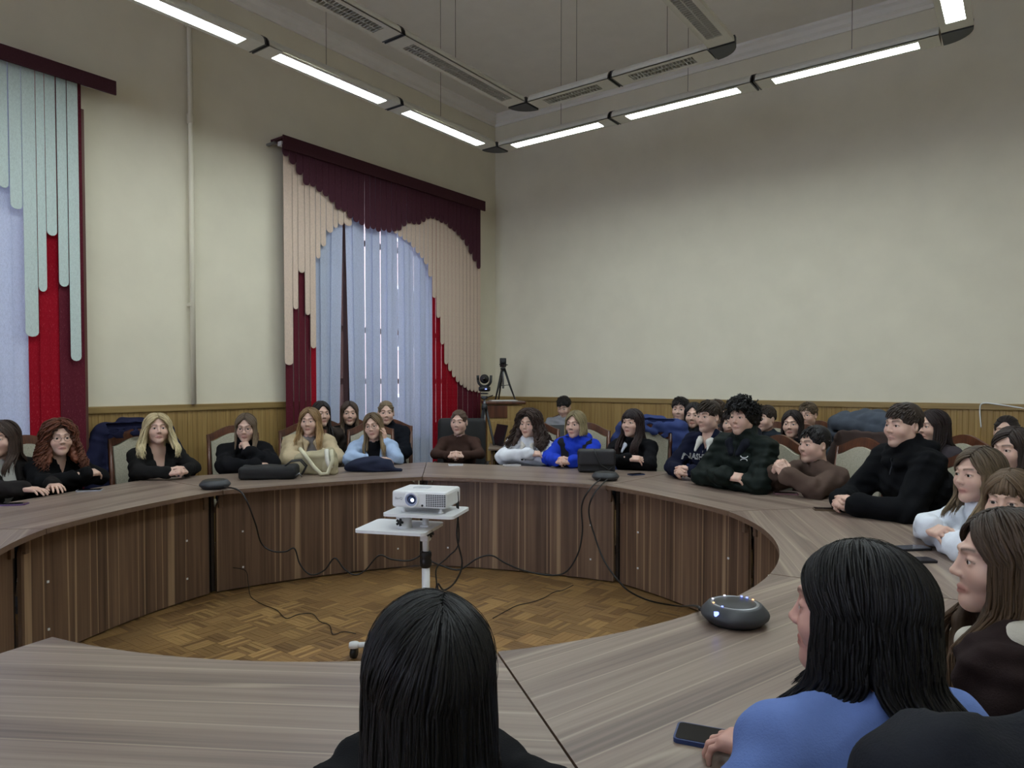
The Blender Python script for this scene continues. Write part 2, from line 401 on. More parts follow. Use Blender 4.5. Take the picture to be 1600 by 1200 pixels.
def prof(pts,off=OFF):
    q=[on_left(x,y,off) for x,y in pts]; ys=np.array([p.y for p in q]); zs=np.array([p.z for p in q]); i=np.argsort(ys); return ys[i],zs[i]
def ypx(x,off=OFF): return on_left(x,500,off).y
# right-hand blind
zt=(on_left(440,209,.2).z+on_left(757,316,.2).z)/2
ya,yb_=on_left(441,209,.2).y,on_left(757,316,.2).y
bl=empty('vertical_blind',(0,0,0),0,'burgundy, peach and red vertical blind with white sheers in the corner window','blind')
hr=MB().box((.21,(ya+yb_)/2,zt-.065),(.015,yb_-ya,.13)); hr.box((.11,(ya+yb_)/2,zt-.02),(.2,yb_-ya,.02)); hr.build('pelmet',M['valance'],bl)
MB().box((.12,(ya+yb_)/2,zt-.06),(.06,yb_-ya-.05,.04)).build('head_rail',M['white_plastic'],bl)
MB().box((.06,ya-.03,zt-.07),(.14,.03,.02)).build('bracket',M['metal'],bl)
ztop=zt-.08
burg=[(448,241),(459,256),(469,271),(478,286),(488,288.5),(496,295),(505,298.5),(515,309.5),(524.5,324),(531.6,326),(543.5,333),(554,345.5),(567,349),(575.5,355.5),(591,358.6),(607.6,360),(629,355.5),(636,348),(651.5,348.6),(662,345),(670.5,339),(682,342),(694,348),(706,357),(719,368),(730,384),(741,405),(748,417.5)]
by,bz=prof(burg,.17)
peachL=[(450,568),(462,481),(471,424),(481,490),(489.5,542),(498,402),(506,383),(516,361.5),(524,354),(533,350),(545,351),(551,352)]
peachR=[(616,362),(622,365),(629,372),(638.5,376.5),(645,384),(651.5,392.6),(658.7,401),(664.6,408),(672,430),(678,461),(684,489),(690.7,534),(697,567),(702.6,577),(708,586),(714.5,595),(721.6,601),(727.5,605),(733.5,609.5),(740,610),(748,612)]
N=38; y0=ypx(443,.17); y1=ypx(751,.17)
for i in range(N):
    a=y0+(y1-y0)*i/N; b=y0+(y1-y0)*(i+1)/N; c=(a+b)/2
    slat(bl,a+.0005,b-.0005,ztop,float(np.interp(c,by,bz))+random.uniform(-.012,.012),.17,M['slat_burg'],random.uniform(1,2.5))
ly,lz=prof(peachL,.14); ry,rz_=prof(peachR,.14)
y0=ypx(444,.14); y1=ypx(751,.14)
edgesL=[444,458,466.5,477,485,494,501.7,510.5,521.5,529,538,551]
for i in range(11):
    a=ypx(edgesL[i],.14); b=ypx(edgesL[i+1],.14); slat(bl,a+.002,b-.002,ztop,on_left(peachL[i][0],peachL[i][1],.14).z,.14,M['slat_peach'],2)
nR=22; a0=ypx(615,.14)
for i in range(nR):
    a=a0+(y1-a0)*i/nR; b=a0+(y1-a0)*(i+1)/nR; slat(bl,a+.0015,b-.0015,ztop,float(np.interp((a+b)/2,ry,rz_)),.14,M['slat_peach'],random.uniform(1,4))
ZB=.42
for i,(xa,xb,mm) in enumerate(((445,458,'slat_dark'),(458,466.5,'slat_dark'),(466.5,477,'slat_dark'),(477,485,'slat_dark'),(485,494,'slat_red'))):
    slat(bl,ypx(xa,.11)+.001,ypx(xb,.11)-.001,ztop,ZB,.11,M[mm],8,False)
a0=ypx(676,.11); y1=ypx(750,.11); n=18
for i in range(n):
    a=a0+(y1-a0)*i/n; b=a0+(y1-a0)*(i+1)/n; slat(bl,a-.003,b+.003,ztop,ZB,.107+.008*(i%2),M['slat_red' if i<9 else 'slat_dark'],2,False)
for (xa,xb,k,sh) in ((494,508,2,0),(511.5,538,3,-.12),(541,569,3,.10),(573,592,2,0),(597,621,3,0),(624,646,3,0.02),(649,677,4,0)):
    a=ypx(xa,.09); b=ypx(xb,.09)
    for i in range(k):
        f_=(i+.5)/k
        s2=sh*( (1-f_) if sh>0 else f_)
        slat(bl,a+(b-a)*i/k-.012,a+(b-a)*(i+1)/k+.012,ztop,ZB,.08+.02*(i%2),M['slat_white'],random.uniform(-5,7),False,s2)
# left-hand blind
zt2=(on_left(0,71,.2).z+on_left(180,122,.2).z)/2; yR=on_left(180,122,.2).y; yL=yR-3.6
b2=empty('vertical_blind',(0,0,0),0,'mint and red vertical blind beside the bare wall with the pipe','blind')
hr=MB().box((.21,(yL+yR)/2,zt2-.065),(.015,yR-yL,.11)); hr.box((.11,(yL+yR)/2,zt2-.02),(.2,yR-yL,.02)); hr.build('pelmet',M['valance'],b2)
MB().box((.12,(yL+yR)/2,zt2-.06),(.06,yR-yL-.05,.04)).build('head_rail',M['white_plastic'],b2)
zt2-=.07
sp=[(2,18,291),(19,39,324),(39,61,523),(61,75,452.6),(75,92,365.6),(93,109,445),(109.5,127,561)]
for (xa,xb,yb2) in sp: slat(b2,ypx(xa,.14)+.001,ypx(xb,.14)-.001,zt2,on_left((xa+xb)/2,yb2,.14).z,.14,M['slat_mint'],5)
ye=ypx(2,.14); 
for i in range(14):
    b=ye-.1*i; slat(b2,b-.098,b,zt2,2.55+.35*math.sin(i*.35)+.25,.14,M['slat_mint'],5)
xs_=[44,61,75,92,109,131]
for i in range(5): slat(b2,ypx(xs_[i],.11)+.001,ypx(xs_[i+1],.11)+.006,zt2,ZB,.105+.008*(i%2),M['slat_red' if i<3 else 'slat_dark'],2,False)
ye=ypx(44,.09)
for i in range(24):
    b=ye-.098*i; slat(b2,b-.102,b,zt2,ZB,.085+.01*(i%2),M['slat_white' if i<20 else 'slat_red'],random.uniform(-4,8),False)
struct(MB().box((.05,ypx(128,.05),2.2),(.1,.035,2.9)).build('trim_9',M['brown_frame']))

# ------------------------------------------------------------------ suspended lamps
LZ=3.9
def lamp(p0,p1,lit,label,grp,bands=(1,1)):
    p0=Vector((p0[0],p0[1],LZ)); p1=Vector((p1[0],p1[1],LZ)); L=(p1-p0).length; dr=(p1-p0).normalized()
    rz=math.atan2(dr.y,dr.x); o=empty('suspended_lamp',(p0+p1)/2,rz,label,'ceiling lamp',grp)
    hw,hh=.095,.075; n=10
    pr_=[(-hw,0)]+[(-hw*math.cos(PI*k/n),.012+hh*math.sin(PI*k/n)) for k in range(n+1)]+[(hw,0)]
    lw,ll=.056,L/2-.14; h=L/2-.012
    vs=[];k=len(pr_)
    for x in (-h,h): vs+=[(x,a,b) for a,b in pr_]
    fs=[(i,i+1,k+i+1,k+i) for i in range(k-1)]+[tuple(range(k)),tuple(range(2*k-1,k-1,-1))]
    mb=MB().add(vs,fs,0,False)
    # underside with an opening
    for (xa,xb,ya_,yb2) in ((-h,h,-hw,-lw),(-h,h,lw,hw),(-h,-ll,-lw,lw),(ll,h,-lw,lw)): mb.box(((xa+xb)/2,(ya_+yb2)/2,.004),(xb-xa,yb2-ya_,.008))
    mb.build('housing',M['lamp_body'],o)
    if lit: MB().box((0,0,.006),(2*ll,2*lw,.004)).build('diffuser',M['lamp_glow'],o)
    else:
        MB().box((0,0,.03),(2*ll,2*lw,.003)).build('reflector',M['void'],o)
        fm=MB(); k=int(2*ll/.028)
        for i in range(k): fm.box((-ll+(i+.5)*2*ll/k,0,.012),(.005,2*lw,.024))
        fm.box((0,0,.012),(2*ll,.006,.024)); fm.build('louver',M['louver'],o)
    for s_,b in zip((-1,1),bands):
        if b:
            e=MB(); vs=[]
            for x in (s_*h-.006,s_*h+.006): vs+=[(x,a*1.05,b_*1.05-.002) for a,b_ in pr_]
            k=len(pr_); fs=[(i,(i+1)%k,k+(i+1)%k,k+i) for i in range(k)]+[tuple(range(k)),tuple(range(2*k-1,k-1,-1))]
            e.add(vs,fs).build('joint_band',M['black'],o)
    for x in (L*.05,):
        MB().tube([(x,0,.08),(x,0,RZ-LZ)],.0024,5).build('wire',M['wire'],o)
    return o
OX0,OX1,OY0=1.63,5.70,-2.1; IX0,IX1,IY0=2.52,4.33,-2.84
g_=.1
seg=(OX1-OX0-2*g_)/3
LB=['lit strip lamp parallel to the bare end wall, at the window corner end','lit strip lamp in the middle of the run along the bare end wall','lit strip lamp on the bare end wall run, farthest from the windows']
for i in range(3): lamp((OX0+g_+seg*i,OY0),(OX0+g_+seg*(i+1),OY0),True,LB[i],'lit strip lamps',(i>0,i<2))
LL=['lit strip lamp nearest the corner on the window wall run','lit strip lamp above the corner window, second from the corner','lit strip lamp crossing in front of the wall pipe','lit strip lamp over the mint blind','lit strip lamp on the window side, farthest from the corner']
ls=1.335
for i in range(5): lamp((OX0,OY0-g_-ls*i),(OX0,OY0-g_-ls*(i+1)),True,LL[i],'lit strip lamps',(i>0,1))
for i in range(5): lamp((OX1,OY0-g_-ls*i),(OX1,OY0-g_-ls*(i+1)),True,'lit strip lamp opposite the windows, %s from the bare end wall'%['first','second','third','fourth','fifth'][i],'lit strip lamps',(i>0,1))
seg=(IX1-IX0-2*g_)/2
for i in range(2): lamp((IX0+g_+seg*i,IY0),(IX0+g_+seg*(i+1),IY0),False,['short unlit louvred lamp of the inner frame, at the window side','short unlit louvred lamp of the inner frame, away from the windows'][i],'unlit louvred lamps',(i>0,i<1))
for i in range(3): lamp((IX0,IY0-g_-1.46*i),(IX0,IY0-g_-1.46*(i+1)),False,['long unlit louvred lamp meeting the inner corner on the window side','long unlit louvred lamp, second on the inner window side','long unlit louvred lamp, third on the inner window side'][i],'unlit louvred lamps',(i>0,1))
for i in range(3): lamp((IX1,IY0-g_-1.46*i),(IX1,IY0-g_-1.46*(i+1)),False,'long unlit louvred lamp opposite the windows, %s from the bare end wall'%['first','second','third'][i],'unlit louvred lamps',(i>0,1))
for (x,y,sx,lab) in ((OX0,OY0,1,'black corner piece joining the lit lamps near the room corner'),(OX1,OY0,-1,'black corner piece joining the lit lamps away from the windows'),(IX0,IY0,1,'black corner piece of the unlit inner frame on the window side'),(IX1,IY0,-1,'black corner piece of the unlit inner frame away from windows')):
    n=8; c=Vector((g_-.003,-g_+.003)); R_=.19
    poly=[(c.x,c.y)]+[(c.x-R_*math.cos(q),c.y+R_*math.sin(q)) for q in [PI/2*k/n for k in range(n+1)]]
    poly=[(a*sx,b) for a,b in poly]
    if sx>0: poly=poly[::-1]
    o=MB().prism(poly,-.006,.05).build('lamp_corner_joint',M['graphite']); o.location=(x,y,LZ); tag(o,lab,'lamp joint')

# ------------------------------------------------------------------ ring of tables
TH=.75; RI,RO=1.84,2.86
def radial(th,r): a=math.radians(th)+HEAD; return Vector((RC.x+r*math.cos(a),RC.y+r*math.sin(a),0))
def table(t0,t1,bulge,label):
    tm_=math.radians((t0+t1)/2)+HEAD; hw=math.radians((t1-t0)/2)
    o=empty('conference_table',(RC.x,RC.y,0),tm_-PI/2,label,'table','curved conference tables of the ring')
    gap=.003
    def P(r,a): return (r*math.sin(-a),r*math.cos(a))     # local: +y is the segment's mid direction, a>0 turns to -x
    def rin(a,base=RI):
        ch=base*math.cos(hw)/math.cos(a); return ch+(base-ch)*bulge
    n=16; A=[-hw+gap/RI+(2*hw-2*gap/RI)*k/n for k in range(n+1)]
    inner=[P(rin(a),a) for a in A]
    out=[P(RO,hw-gap/RO),P(RO,-hw+gap/RO)]
    poly=inner+out
    # top: thin slab with a lighter edge band
    k=len(poly); vs=[(p[0],p[1],TH-.028) for p in poly]+[(p[0],p[1],TH) for p in poly]
    mb=MB(); area=sum(poly[i][0]*poly[(i+1)%k][1]-poly[(i+1)%k][0]*poly[i][1] for i in range(k))
    bm=bmesh.new(); bv=[bm.verts.new((p[0],p[1],TH)) for p in poly]; f_=bm.faces.new(bv if area>0 else bv[::-1])
    res=bmesh.ops.triangulate(bm,faces=[f_]); bm.verts.index_update(); tri=[[v.index for v in q.verts] for q in bm.faces]; bm.free()
    mb.add(vs,[tuple(k+i for i in q) for q in tri]+[tuple(reversed(q)) for q in tri],0)
    mb.add(vs,[((i,(i+1)%k,k+(i+1)%k,k+i) if area>0 else ((i+1)%k,i,k+i,k+(i+1)%k)) for i in range(k)],1)
    mb.build('table_top',[M['table_top'],M['table_edge']],o)
    # modesty panel
    rp=.15; e0=.03; cut=.11; nn=40; vs=[];fs=[]
    cols=[]
    tot=2*hw*(RI+rp)
    for i in range(nn+1):
        u=i/nn; u=.5-.5*math.cos(PI*u) if True else u
        s_=e0+(tot-2*e0)*u; a=-hw+s_/(RI+rp); dist=min(s_-e0,tot-e0-s_)
        top=.715 if dist>=cut else (.60+math.sqrt(max(0,cut*cut-(cut-dist)**2)))
        cols.append((a,top))
    for (a,top) in cols:
        r_=rin(a)+rp; q0=P(r_,a); q1=P(r_+.02,a)
        vs+=[(q0[0],q0[1],.012),(q0[0],q0[1],top),(q1[0],q1[1],.012),(q1[0],q1[1],top)]
    for i in range(nn):
        b=4*i; c=b+4
        fs+=[(b,b+1,c+1,c),(b+2,c+2,c+3,b+3),(b+1,b+3,c+3,c+1),(b,c,c+2,b+2)]
    fs+=[(0,2,3,1),(4*nn,4*nn+1,4*nn+3,4*nn+2)]
    MB().add(vs,fs).build('modesty_panel',M['table_panel'],o)
    for s_ in (-1,1):
        a=s_*(hw-.016/RI); r0=rin(a)+rp+.03
        q0=Vector(P(r0,a)); q1=Vector(P(RO-.14,a)); dv=(q1-q0).normalized(); nv=Vector((dv.y,-dv.x))*.012
        MB().prism([q0-nv,q1-nv,q1+nv,q0+nv],.012,.722).build('side_panel',M['dark_gap'],o)
        a=s_*(hw-.05/RI); q=Vector(P(rin(a)+rp-.005,a)); 
        mm=Matrix.Translation((q.x,q.y,0))@Matrix.Rotation(a,4,'Z')
        MB().box((0,0,.665),(.03,.02,.11),mm).build('corner_strip',M['table_edge'],o)
    for s_ in (-1,1):
        for z in (.16,.42):
            a=s_*(hw-.19/RI); q=P(rin(a)+rp-.002,a); MB().box((q[0],q[1],z),(.012,.008,.012)).build('screw_cap',M['white_plastic'],o)
    return o
TA=[11,48,95,142,184]
table(142,184,.6,'curved table before the black blazer, dark speakerphone at its end')
table(95,142,.35,'curved table carrying the black laptop bag, tote and navy bag')
table(48,95,.35,'curved table carrying the black handbag, before the brown top')
table(11,48,.5,'curved table before the navy sweatshirt and dark green jacket')
table(-32,11,1.0,'curved table before the black hoodie, three phones on it')
table(-74,-32,1.0,'curved table with the lit speakerphone, before the blue jacket')
table(-116,-74,1.0,'curved table empty of things, before the person seen from behind')
table(184,228,1.0,'curved table with the purple phone, before the dark wool jacket')
# ================================================================== people: implicit surfaces meshed on a grid
class Field:
    def __init__(s,lo,hi,h):
        s.h=h; s.ax=[np.arange(lo[i],hi[i]+h,h,dtype=np.float32) for i in range(3)]
        s.v=np.full([len(a) for a in s.ax],.5,np.float32)
    def block(s,lo,hi):
        sl=[]
        for i in range(3):
            a=s.ax[i]; i0=max(0,int((lo[i]-a[0])/s.h)-1); i1=min(len(a),int((hi[i]-a[0])/s.h)+3)
            if i1<=i0: return None
            sl.append(slice(i0,i1))
        X,Y,Z=np.meshgrid(s.ax[0][sl[0]],s.ax[1][sl[1]],s.ax[2][sl[2]],indexing='ij',sparse=True); return tuple(sl),X,Y,Z
    def put(s,sl,d,k,op):
        o=s.v[sl]
        if op=='u':
            if k>0: h_=np.clip(.5+.5*(o-d)/k,0,1); s.v[sl]=o+(d-o)*h_-k*h_*(1-h_)
            else: s.v[sl]=np.minimum(o,d)
        else:
            d=-d
            if k>0: h_=np.clip(.5-.5*(o-d)/k,0,1); s.v[sl]=o+(d-o)*h_+k*h_*(1-h_)
            else: s.v[sl]=np.maximum(o,d)
    def cap(s,a,b,ra,rb=None,k=.02,op='u',sx=1.0,sy=1.0):
        rb=ra if rb is None else rb; a=np.array(a,np.float32); b=np.array(b,np.float32); m=max(ra,rb)+k+.03
        e=np.array([m*max(1,sx),m*max(1,sy),m]); r=s.block(np.minimum(a,b)-e,np.maximum(a,b)+e)
        if r is None: return s
        sl,X,Y,Z=r; ix,iy=1/sx,1/sy
        bx,by,bz=(b[0]-a[0])*ix,(b[1]-a[1])*iy,b[2]-a[2]; px,py,pz=(X-a[0])*ix,(Y-a[1])*iy,Z-a[2]
        L=bx*bx+by*by+bz*bz+1e-12; t_=np.clip((px*bx+py*by+pz*bz)/L,0,1)
        d=np.sqrt((px-t_*bx)**2+(py-t_*by)**2+(pz-t_*bz)**2)-(ra+(rb-ra)*t_); s.put(sl,d,k,op); return s
    def chain(s,pts,rs,k=.02,**kw):
        for i in range(len(pts)-1): s.cap(pts[i],pts[i+1],rs[i],rs[i+1],k,**kw)
        return s
    def ell(s,c,r,k=.02,op='u'):
        m=k+.03; r_=s.block([c[i]-r[i]-m for i in range(3)],[c[i]+r[i]+m for i in range(3)])
        if r_ is None: return s
        sl,X,Y,Z=r_; x,y,z=(X-c[0])/r[0],(Y-c[1])/r[1],(Z-c[2])/r[2]
        k0=np.sqrt(x*x+y*y+z*z)+1e-9; k1=np.sqrt((x/r[0])**2+(y/r[1])**2+(z/r[2])**2)+1e-9
        s.put(sl,k0*(k0-1)/k1,k,op); return s
    def rbox(s,c,hx,r,M3=None,k=.01,op='u'):
        m=float(np.linalg.norm(hx))+r+k+.02; q=s.block([c[i]-m for i in range(3)],[c[i]+m for i in range(3)])
        if q is None: return s
        sl,X,Y,Z=q; p=[X-c[0],Y-c[1],Z-c[2]]
        if M3 is not None: p=[M3[0][i]*p[0]+M3[1][i]*p[1]+M3[2][i]*p[2] for i in range(3)]
        g=[np.abs(p[i])-hx[i] for i in range(3)]
        d=np.sqrt(sum(np.maximum(e,0)**2 for e in g))+np.minimum(np.maximum(np.maximum(g[0],g[1]),g[2]),0)-r; s.put(sl,d,k,op); return s
    def grid(s): return np.meshgrid(*s.ax,indexing='ij',sparse=True)
    def mesh(s):
        v=s.v.copy(); v[0]=v[-1]=.5; v[:,0]=v[:,-1]=.5; v[:,:,0]=v[:,:,-1]=.5
        neg=v<0; nx,ny,nz=v.shape
        c=np.zeros((nx-1,ny-1,nz-1),np.int8)
        for dx in(0,1):
            for dy in(0,1):
                for dz in(0,1): c+=neg[dx:nx-1+dx,dy:ny-1+dy,dz:nz-1+dz]
        I=np.argwhere((c>0)&(c<8)); idx=-np.ones(c.shape,np.int64); idx[I[:,0],I[:,1],I[:,2]]=np.arange(len(I))
        acc=np.zeros((len(I),3)); cnt=np.zeros(len(I))
        cr=[(0,0,0),(1,0,0),(0,1,0),(1,1,0),(0,0,1),(1,0,1),(0,1,1),(1,1,1)]
        cv=[v[I[:,0]+a,I[:,1]+b,I[:,2]+d] for a,b,d in cr]
        for a,b in ((0,1),(2,3),(4,5),(6,7),(0,2),(1,3),(4,6),(5,7),(0,4),(1,5),(2,6),(3,7)):
            va,vb=cv[a],cv[b]; m=(va<0)!=(vb<0); t_=np.where(m,va/np.where(m,va-vb,1),0)
            pa,pb=np.array(cr[a]),np.array(cr[b]); acc+=m[:,None]*(pa+(pb-pa)*t_[:,None]); cnt+=m
        P=(I+acc/cnt[:,None])*s.h+np.array([a[0] for a in s.ax])
        Q=[]
        for ax in range(3):
            o1,o2=(ax+1)%3,(ax+2)%3
            sa=[slice(None)]*3; sb=[slice(None)]*3; sa[ax]=slice(0,-1); sb[ax]=slice(1,None)
            E=np.argwhere(neg[tuple(sa)]!=neg[tuple(sb)])
            E=E[(E[:,o1]>0)&(E[:,o2]>0)&(E[:,o1]<v.shape[o1]-1)&(E[:,o2]<v.shape[o2]-1)]
            if not len(E): continue
            ins=neg[E[:,0],E[:,1],E[:,2]]
            def cell(d1,d2):
                e=E.copy(); e[:,o1]-=d1; e[:,o2]-=d2; return idx[e[:,0],e[:,1],e[:,2]]
            q=np.stack([cell(1,1),cell(0,1),cell(0,0),cell(1,0)],1); q[~ins]=q[~ins][:,::-1]; Q.append(q)
        return P,np.concatenate(Q) if Q else np.zeros((0,4),int)
def xf(P,M4): m=np.array(M4); return P@m[:3,:3].T+m[:3,3]
def join(parts):
    V=[];Q=[];C=[];n=0
    for p in parts:
        V.append(p[0]); Q+= [tuple(int(i)+n for i in q) for q in p[1]]; C.append(p[2]); n+=len(p[0])
    return np.concatenate(V),Q,np.concatenate(C)
def sm(a,b,x): t_=np.clip((x-a)/(b-a),0,1); return t_*t_*(3-2*t_)

EC=np.array([0,-.015,.028]); ER=np.array([.079,.100,.093])       # the skull under the hair
def head_mesh(sp,h,neck):
    male=sp.get('male',False); f=Field((-.12,-.15,-.30),(.12,.15,.14),h); jw=1.1 if male else 1.0
    f.ell((0,-.015,.03),(.074,.093,.086),0)
    f.ell((0,.024,-.028),(.060*jw,.068,.082),.03)
    f.cap((-.048*jw,.0,-.058),(0,.062,-.094),.02,.017,.03); f.cap((.048*jw,.0,-.058),(0,.062,-.094),.02,.017,.03)
    f.ell((0,.072,-.098),(.018*jw,.017,.017),.02)
    f.cap((0,-.022,-.05),neck,.05*jw,.056*jw,.03)
    for s_ in (-1,1):
        f.ell((s_*.040,.058,-.030),(.024,.024,.024),.025)          # cheeks
        f.cap((s_*.012,.087,.027),(s_*.045,.068,.028),.008,.006,.014)  # brow ridge
        f.ell((s_*.032,.099,.004),(.019,.018,.013),.012,'s')
        f.ell((s_*.031,.0735,.003),(.0155,.0150,.0150),.004)       # lids
        f.ell((s_*.031,.092,.002),(.0135,.016,.0047),.002,'s')
        f.ell((s_*.077,-.008,-.006),(.010,.020,.031),.006)         # ears
        f.ell((s_*.083,-.004,-.002),(.006,.011,.018),.004,'s')
        f.ell((s_*.0105,.096,-.032),(.0072,.009,.0066),.007)         # nostrils
        f.cap((s_*.021,.080,-.066),(0,.0905,-.0622),.0040,.0058,.006)
        f.cap((s_*.019,.080,-.0675),(0,.0885,-.0732),.0040,.0070,.006)
    f.cap((0,.083,.018),(0,.1035,-.025),.0062,.0078,.012)
    f.ell((0,.1055,-.028),(.0086,.0080,.0075),.006)
    f.cap((-.018,.0975,-.0676),(.018,.0975,-.0676),.0024,.0024,.002,'s')
    P,Q=f.mesh(); x,y,z=np.abs(P[:,0]),P[:,1],P[:,2]
    sk=np.array(sp.get('skin',srgb(206,170,152))[:3]); C=np.tile(sk,(len(P),1))
    def blend(m,c): C[:]=C*(1-m[:,None])+np.array(c[:3])*m[:,None]
    ch=np.exp(-((x-.042)**2+(z+.03)**2)/.0005)*(y>.02); blend(.10*ch,srgb(200,120,106))
    lip=np.exp(-(np.maximum(0,x-.008)**2/.00022+(z+.0672)**2/.000075))*(y>.07); blend(np.clip(lip*1.25,0,.7 if not male else .4),sp.get('lip',srgb(168,102,96)))
    crease=np.exp(-((z+.0672)**2/.000006))*(x<.02)*(y>.078); blend(.6*crease,srgb(90,44,42))
    bz=.027+.004*np.sin(np.clip((x-.014)/.036,0,1)*PI*.8); th=.0042 if not male else .0055
    brow=np.exp(-((z-bz)/th)**2)*sm(.010,.016,x)*(1-sm(.044,.052,x))*(y>.04); blend(np.clip(brow*.9,0,.85),sp.get('brow',srgb(62,44,36)))
    ex=(x-.031)/.0155; lash=np.exp(-((z-.002-.0058*np.sqrt(np.clip(1-ex*ex,0,1)))/.0022)**2)*(np.abs(ex)<1.05)*(y>.06); blend(.75*lash,srgb(48,34,30))
    blend(.5*np.exp(-((x-.009)**2+(z+.0385)**2)/.00002)*(y>.085),srgb(70,36,32))
    if male: blend(.16*sm(-.045,-.07,z)*(y>.0)*(1-sm(-.12,-.13,z)*0),srgb(120,100,94))
    return P,Q,C

def hand_mesh(h,curl,spread=1.0,thumb=0,skin=None):
    # right hand: wrist at the origin, fingers along +y, back of the hand +z, thumb on -x
    f=Field((-.09,-.09,-.11),(.07,.21,.05),h)
    f.cap((0,-.035,0),(0,.0,0),.022,.022,.01,sx=1.12)
    f.rbox((0,.048,0),(.024,.034,.004),.012,None,.02)
    f.cap((-.02,.01,-.006),(-.03,.05,-.010),.015,.013,.015)
    for i,(x,L,r) in enumerate(((-.031,.074,.0088),(-.0105,.084,.0090),(.0105,.078,.0086),(.030,.060,.0076))):
        p=np.array([x,.086-(.004 if i in(0,3) else 0)-(.006 if i==3 else 0),.002]); a=0; dx=(x*.35)*spread
        pts=[p]; 
        for s_,c_ in ((.45,curl[0]),(.31,curl[1]),(.24,curl[2])):
            a+=math.radians(c_*(1+.06*i)); d=np.array([dx*s_,math.cos(a)*L*s_,-math.sin(a)*L*s_]); p=p+d; pts.append(p)
        f.chain(pts,[r,r*.93,r*.85,r*.72],.004)
    b=math.radians(thumb)
    f.chain([(-.027,.022,-.006),(-.050,.050,-.016-.01*math.sin(b)),(-.056+.016*math.sin(b),.078,-.02-.014*math.sin(b)),(-.052+.03*math.sin(b),.100,-.022-.02*math.sin(b))],[.013,.0105,.0098,.0078],.006)
    P,Q=f.mesh(); C=np.tile(np.array(skin[:3]),(len(P),1)); C*=(1+.05*np.sin(P[:,1:2]*160))
    kn=np.exp(-((P[:,1]-.088)/.008)**2)*(P[:,2]>0); C=C*(1-.16*kn[:,None])+np.array(srgb(190,120,104)[:3])*.16*kn[:,None]
    return P,Q,C
_hc={}
def hand_cached(h,curl,spread,thumb,skin):
    k=(h,tuple(curl),spread,thumb)
    if k not in _hc: _hc[k]=hand_mesh(h,curl,spread,thumb,(1.0,1.0,1.0))
    P,Q,C=_hc[k]; return P,Q,C*np.array(skin[:3])

# eyeball shared by everybody
def eye_mesh():
    n=16; V=[];Fq=[];mi=[]; R=.0128; rings=[0,.16,.34,.55,.9,1.3,1.8,2.4,PI]
    for a in rings:
        for j in range(n): q=2*PI*j/n; V.append((R*math.sin(a)*math.cos(q),R*math.cos(a),R*math.sin(a)*math.sin(q)))
    for i in range(len(rings)-1):
        for j in range(n): Fq.append((i*n+j,i*n+(j+1)%n,(i+1)*n+(j+1)%n,(i+1)*n+j)); mi.append(2 if i<2 else 1 if i<3 else 0)
    b=MB(); b.v=V; b.f=Fq; b.m=mi; b.sm=[True]*len(Fq); return b.mesh('eye',[M['eye_white'],M['iris'],M['pupil']])
EYE_ME=eye_mesh()

# ------------------------------------------------------------------ hair
def strand(parts,path,r,c,n=4,flat=1.0):
    path=np.array(path); k=len(path); t_=np.gradient(path,axis=0); t_/=np.linalg.norm(t_,axis=1,keepdims=True)+1e-9
    ref=path-EC; ref[:,2]*=.3; a=np.cross(t_,ref); a/=np.linalg.norm(a,axis=1,keepdims=True)+1e-9; b=np.cross(a,t_)
    u=np.linspace(0,1,k); rr=r*np.clip(np.minimum(.55+u*6,(1-u)*5+.12),.12,1)
    V=[]
    for j in range(n):
        q=2*PI*j/n; V.append(path+a*(math.cos(q)*rr)[:,None]+b*(math.sin(q)*rr*flat)[:,None])
    V=np.stack(V,1).reshape(-1,3); i=np.arange(k-1)[:,None]*n; j=np.arange(n)[None,:]
    Q=np.stack([i+j,i+(j+1)%n,i+n+(j+1)%n,i+n+j],-1).reshape(-1,4)
    parts.append((V,Q,np.tile(c,(len(V),1))))
def slerp(a,b,t_):
    a=a/np.linalg.norm(a); b=b/np.linalg.norm(b); w_=math.acos(float(np.clip(a@b,-1,1)))+1e-6
    return (np.sin((1-t_)*w_)[:,None]*a+np.sin(t_*w_)[:,None]*b)/math.sin(w_)
def long_path(phi,L,part,lift,rs,vol=0,fall='auto',n1=9,n2=9,sh=-.155,tuck=0):
    s_,c_=math.sin(phi),math.cos(phi)
    y0=.055-.11*min(1,max(0,(abs(phi)-.95)/1.6))+rs.uniform(-.012,.012)
    d0=np.array([(part+rs.uniform(.0,.006)*np.sign(s_))/ER[0],(y0-EC[1])/ER[1],0]); d0[2]=math.sqrt(max(.05,1-d0[0]**2-d0[1]**2))
    th=math.radians(rs.uniform(96,106)); d1=np.array([s_*math.sin(th),c_*math.sin(th),math.cos(th)])
    D=slerp(d0,d1,np.linspace(0,1,n1)); p=EC+D*ER*(1+lift+vol*np.sin(np.linspace(0,1,n1)*PI*.5)[:,None])
    e=p[-1]; zz=np.linspace(e[2],-L,n2+1)[1:]; u=(e[2]-zz)/(e[2]+L)
    front=c_>-.25; q=np.zeros((n2,3)); dep=sm(-.09,sh-.05,zz) if True else 0
    q[:,0]=e[0]*(1+vol*.6*np.sin(u*PI))+.012*np.sign(s_)*dep; q[:,2]=zz
    q[:,1]=e[1]+((.075 if front else -.075)*dep)+(.008 if front else -.01)*u
    q[:,0]*=1+tuck*u
    if front: q[:,0]-=.012*np.sign(s_)*dep*u
    return np.concatenate([p,q])
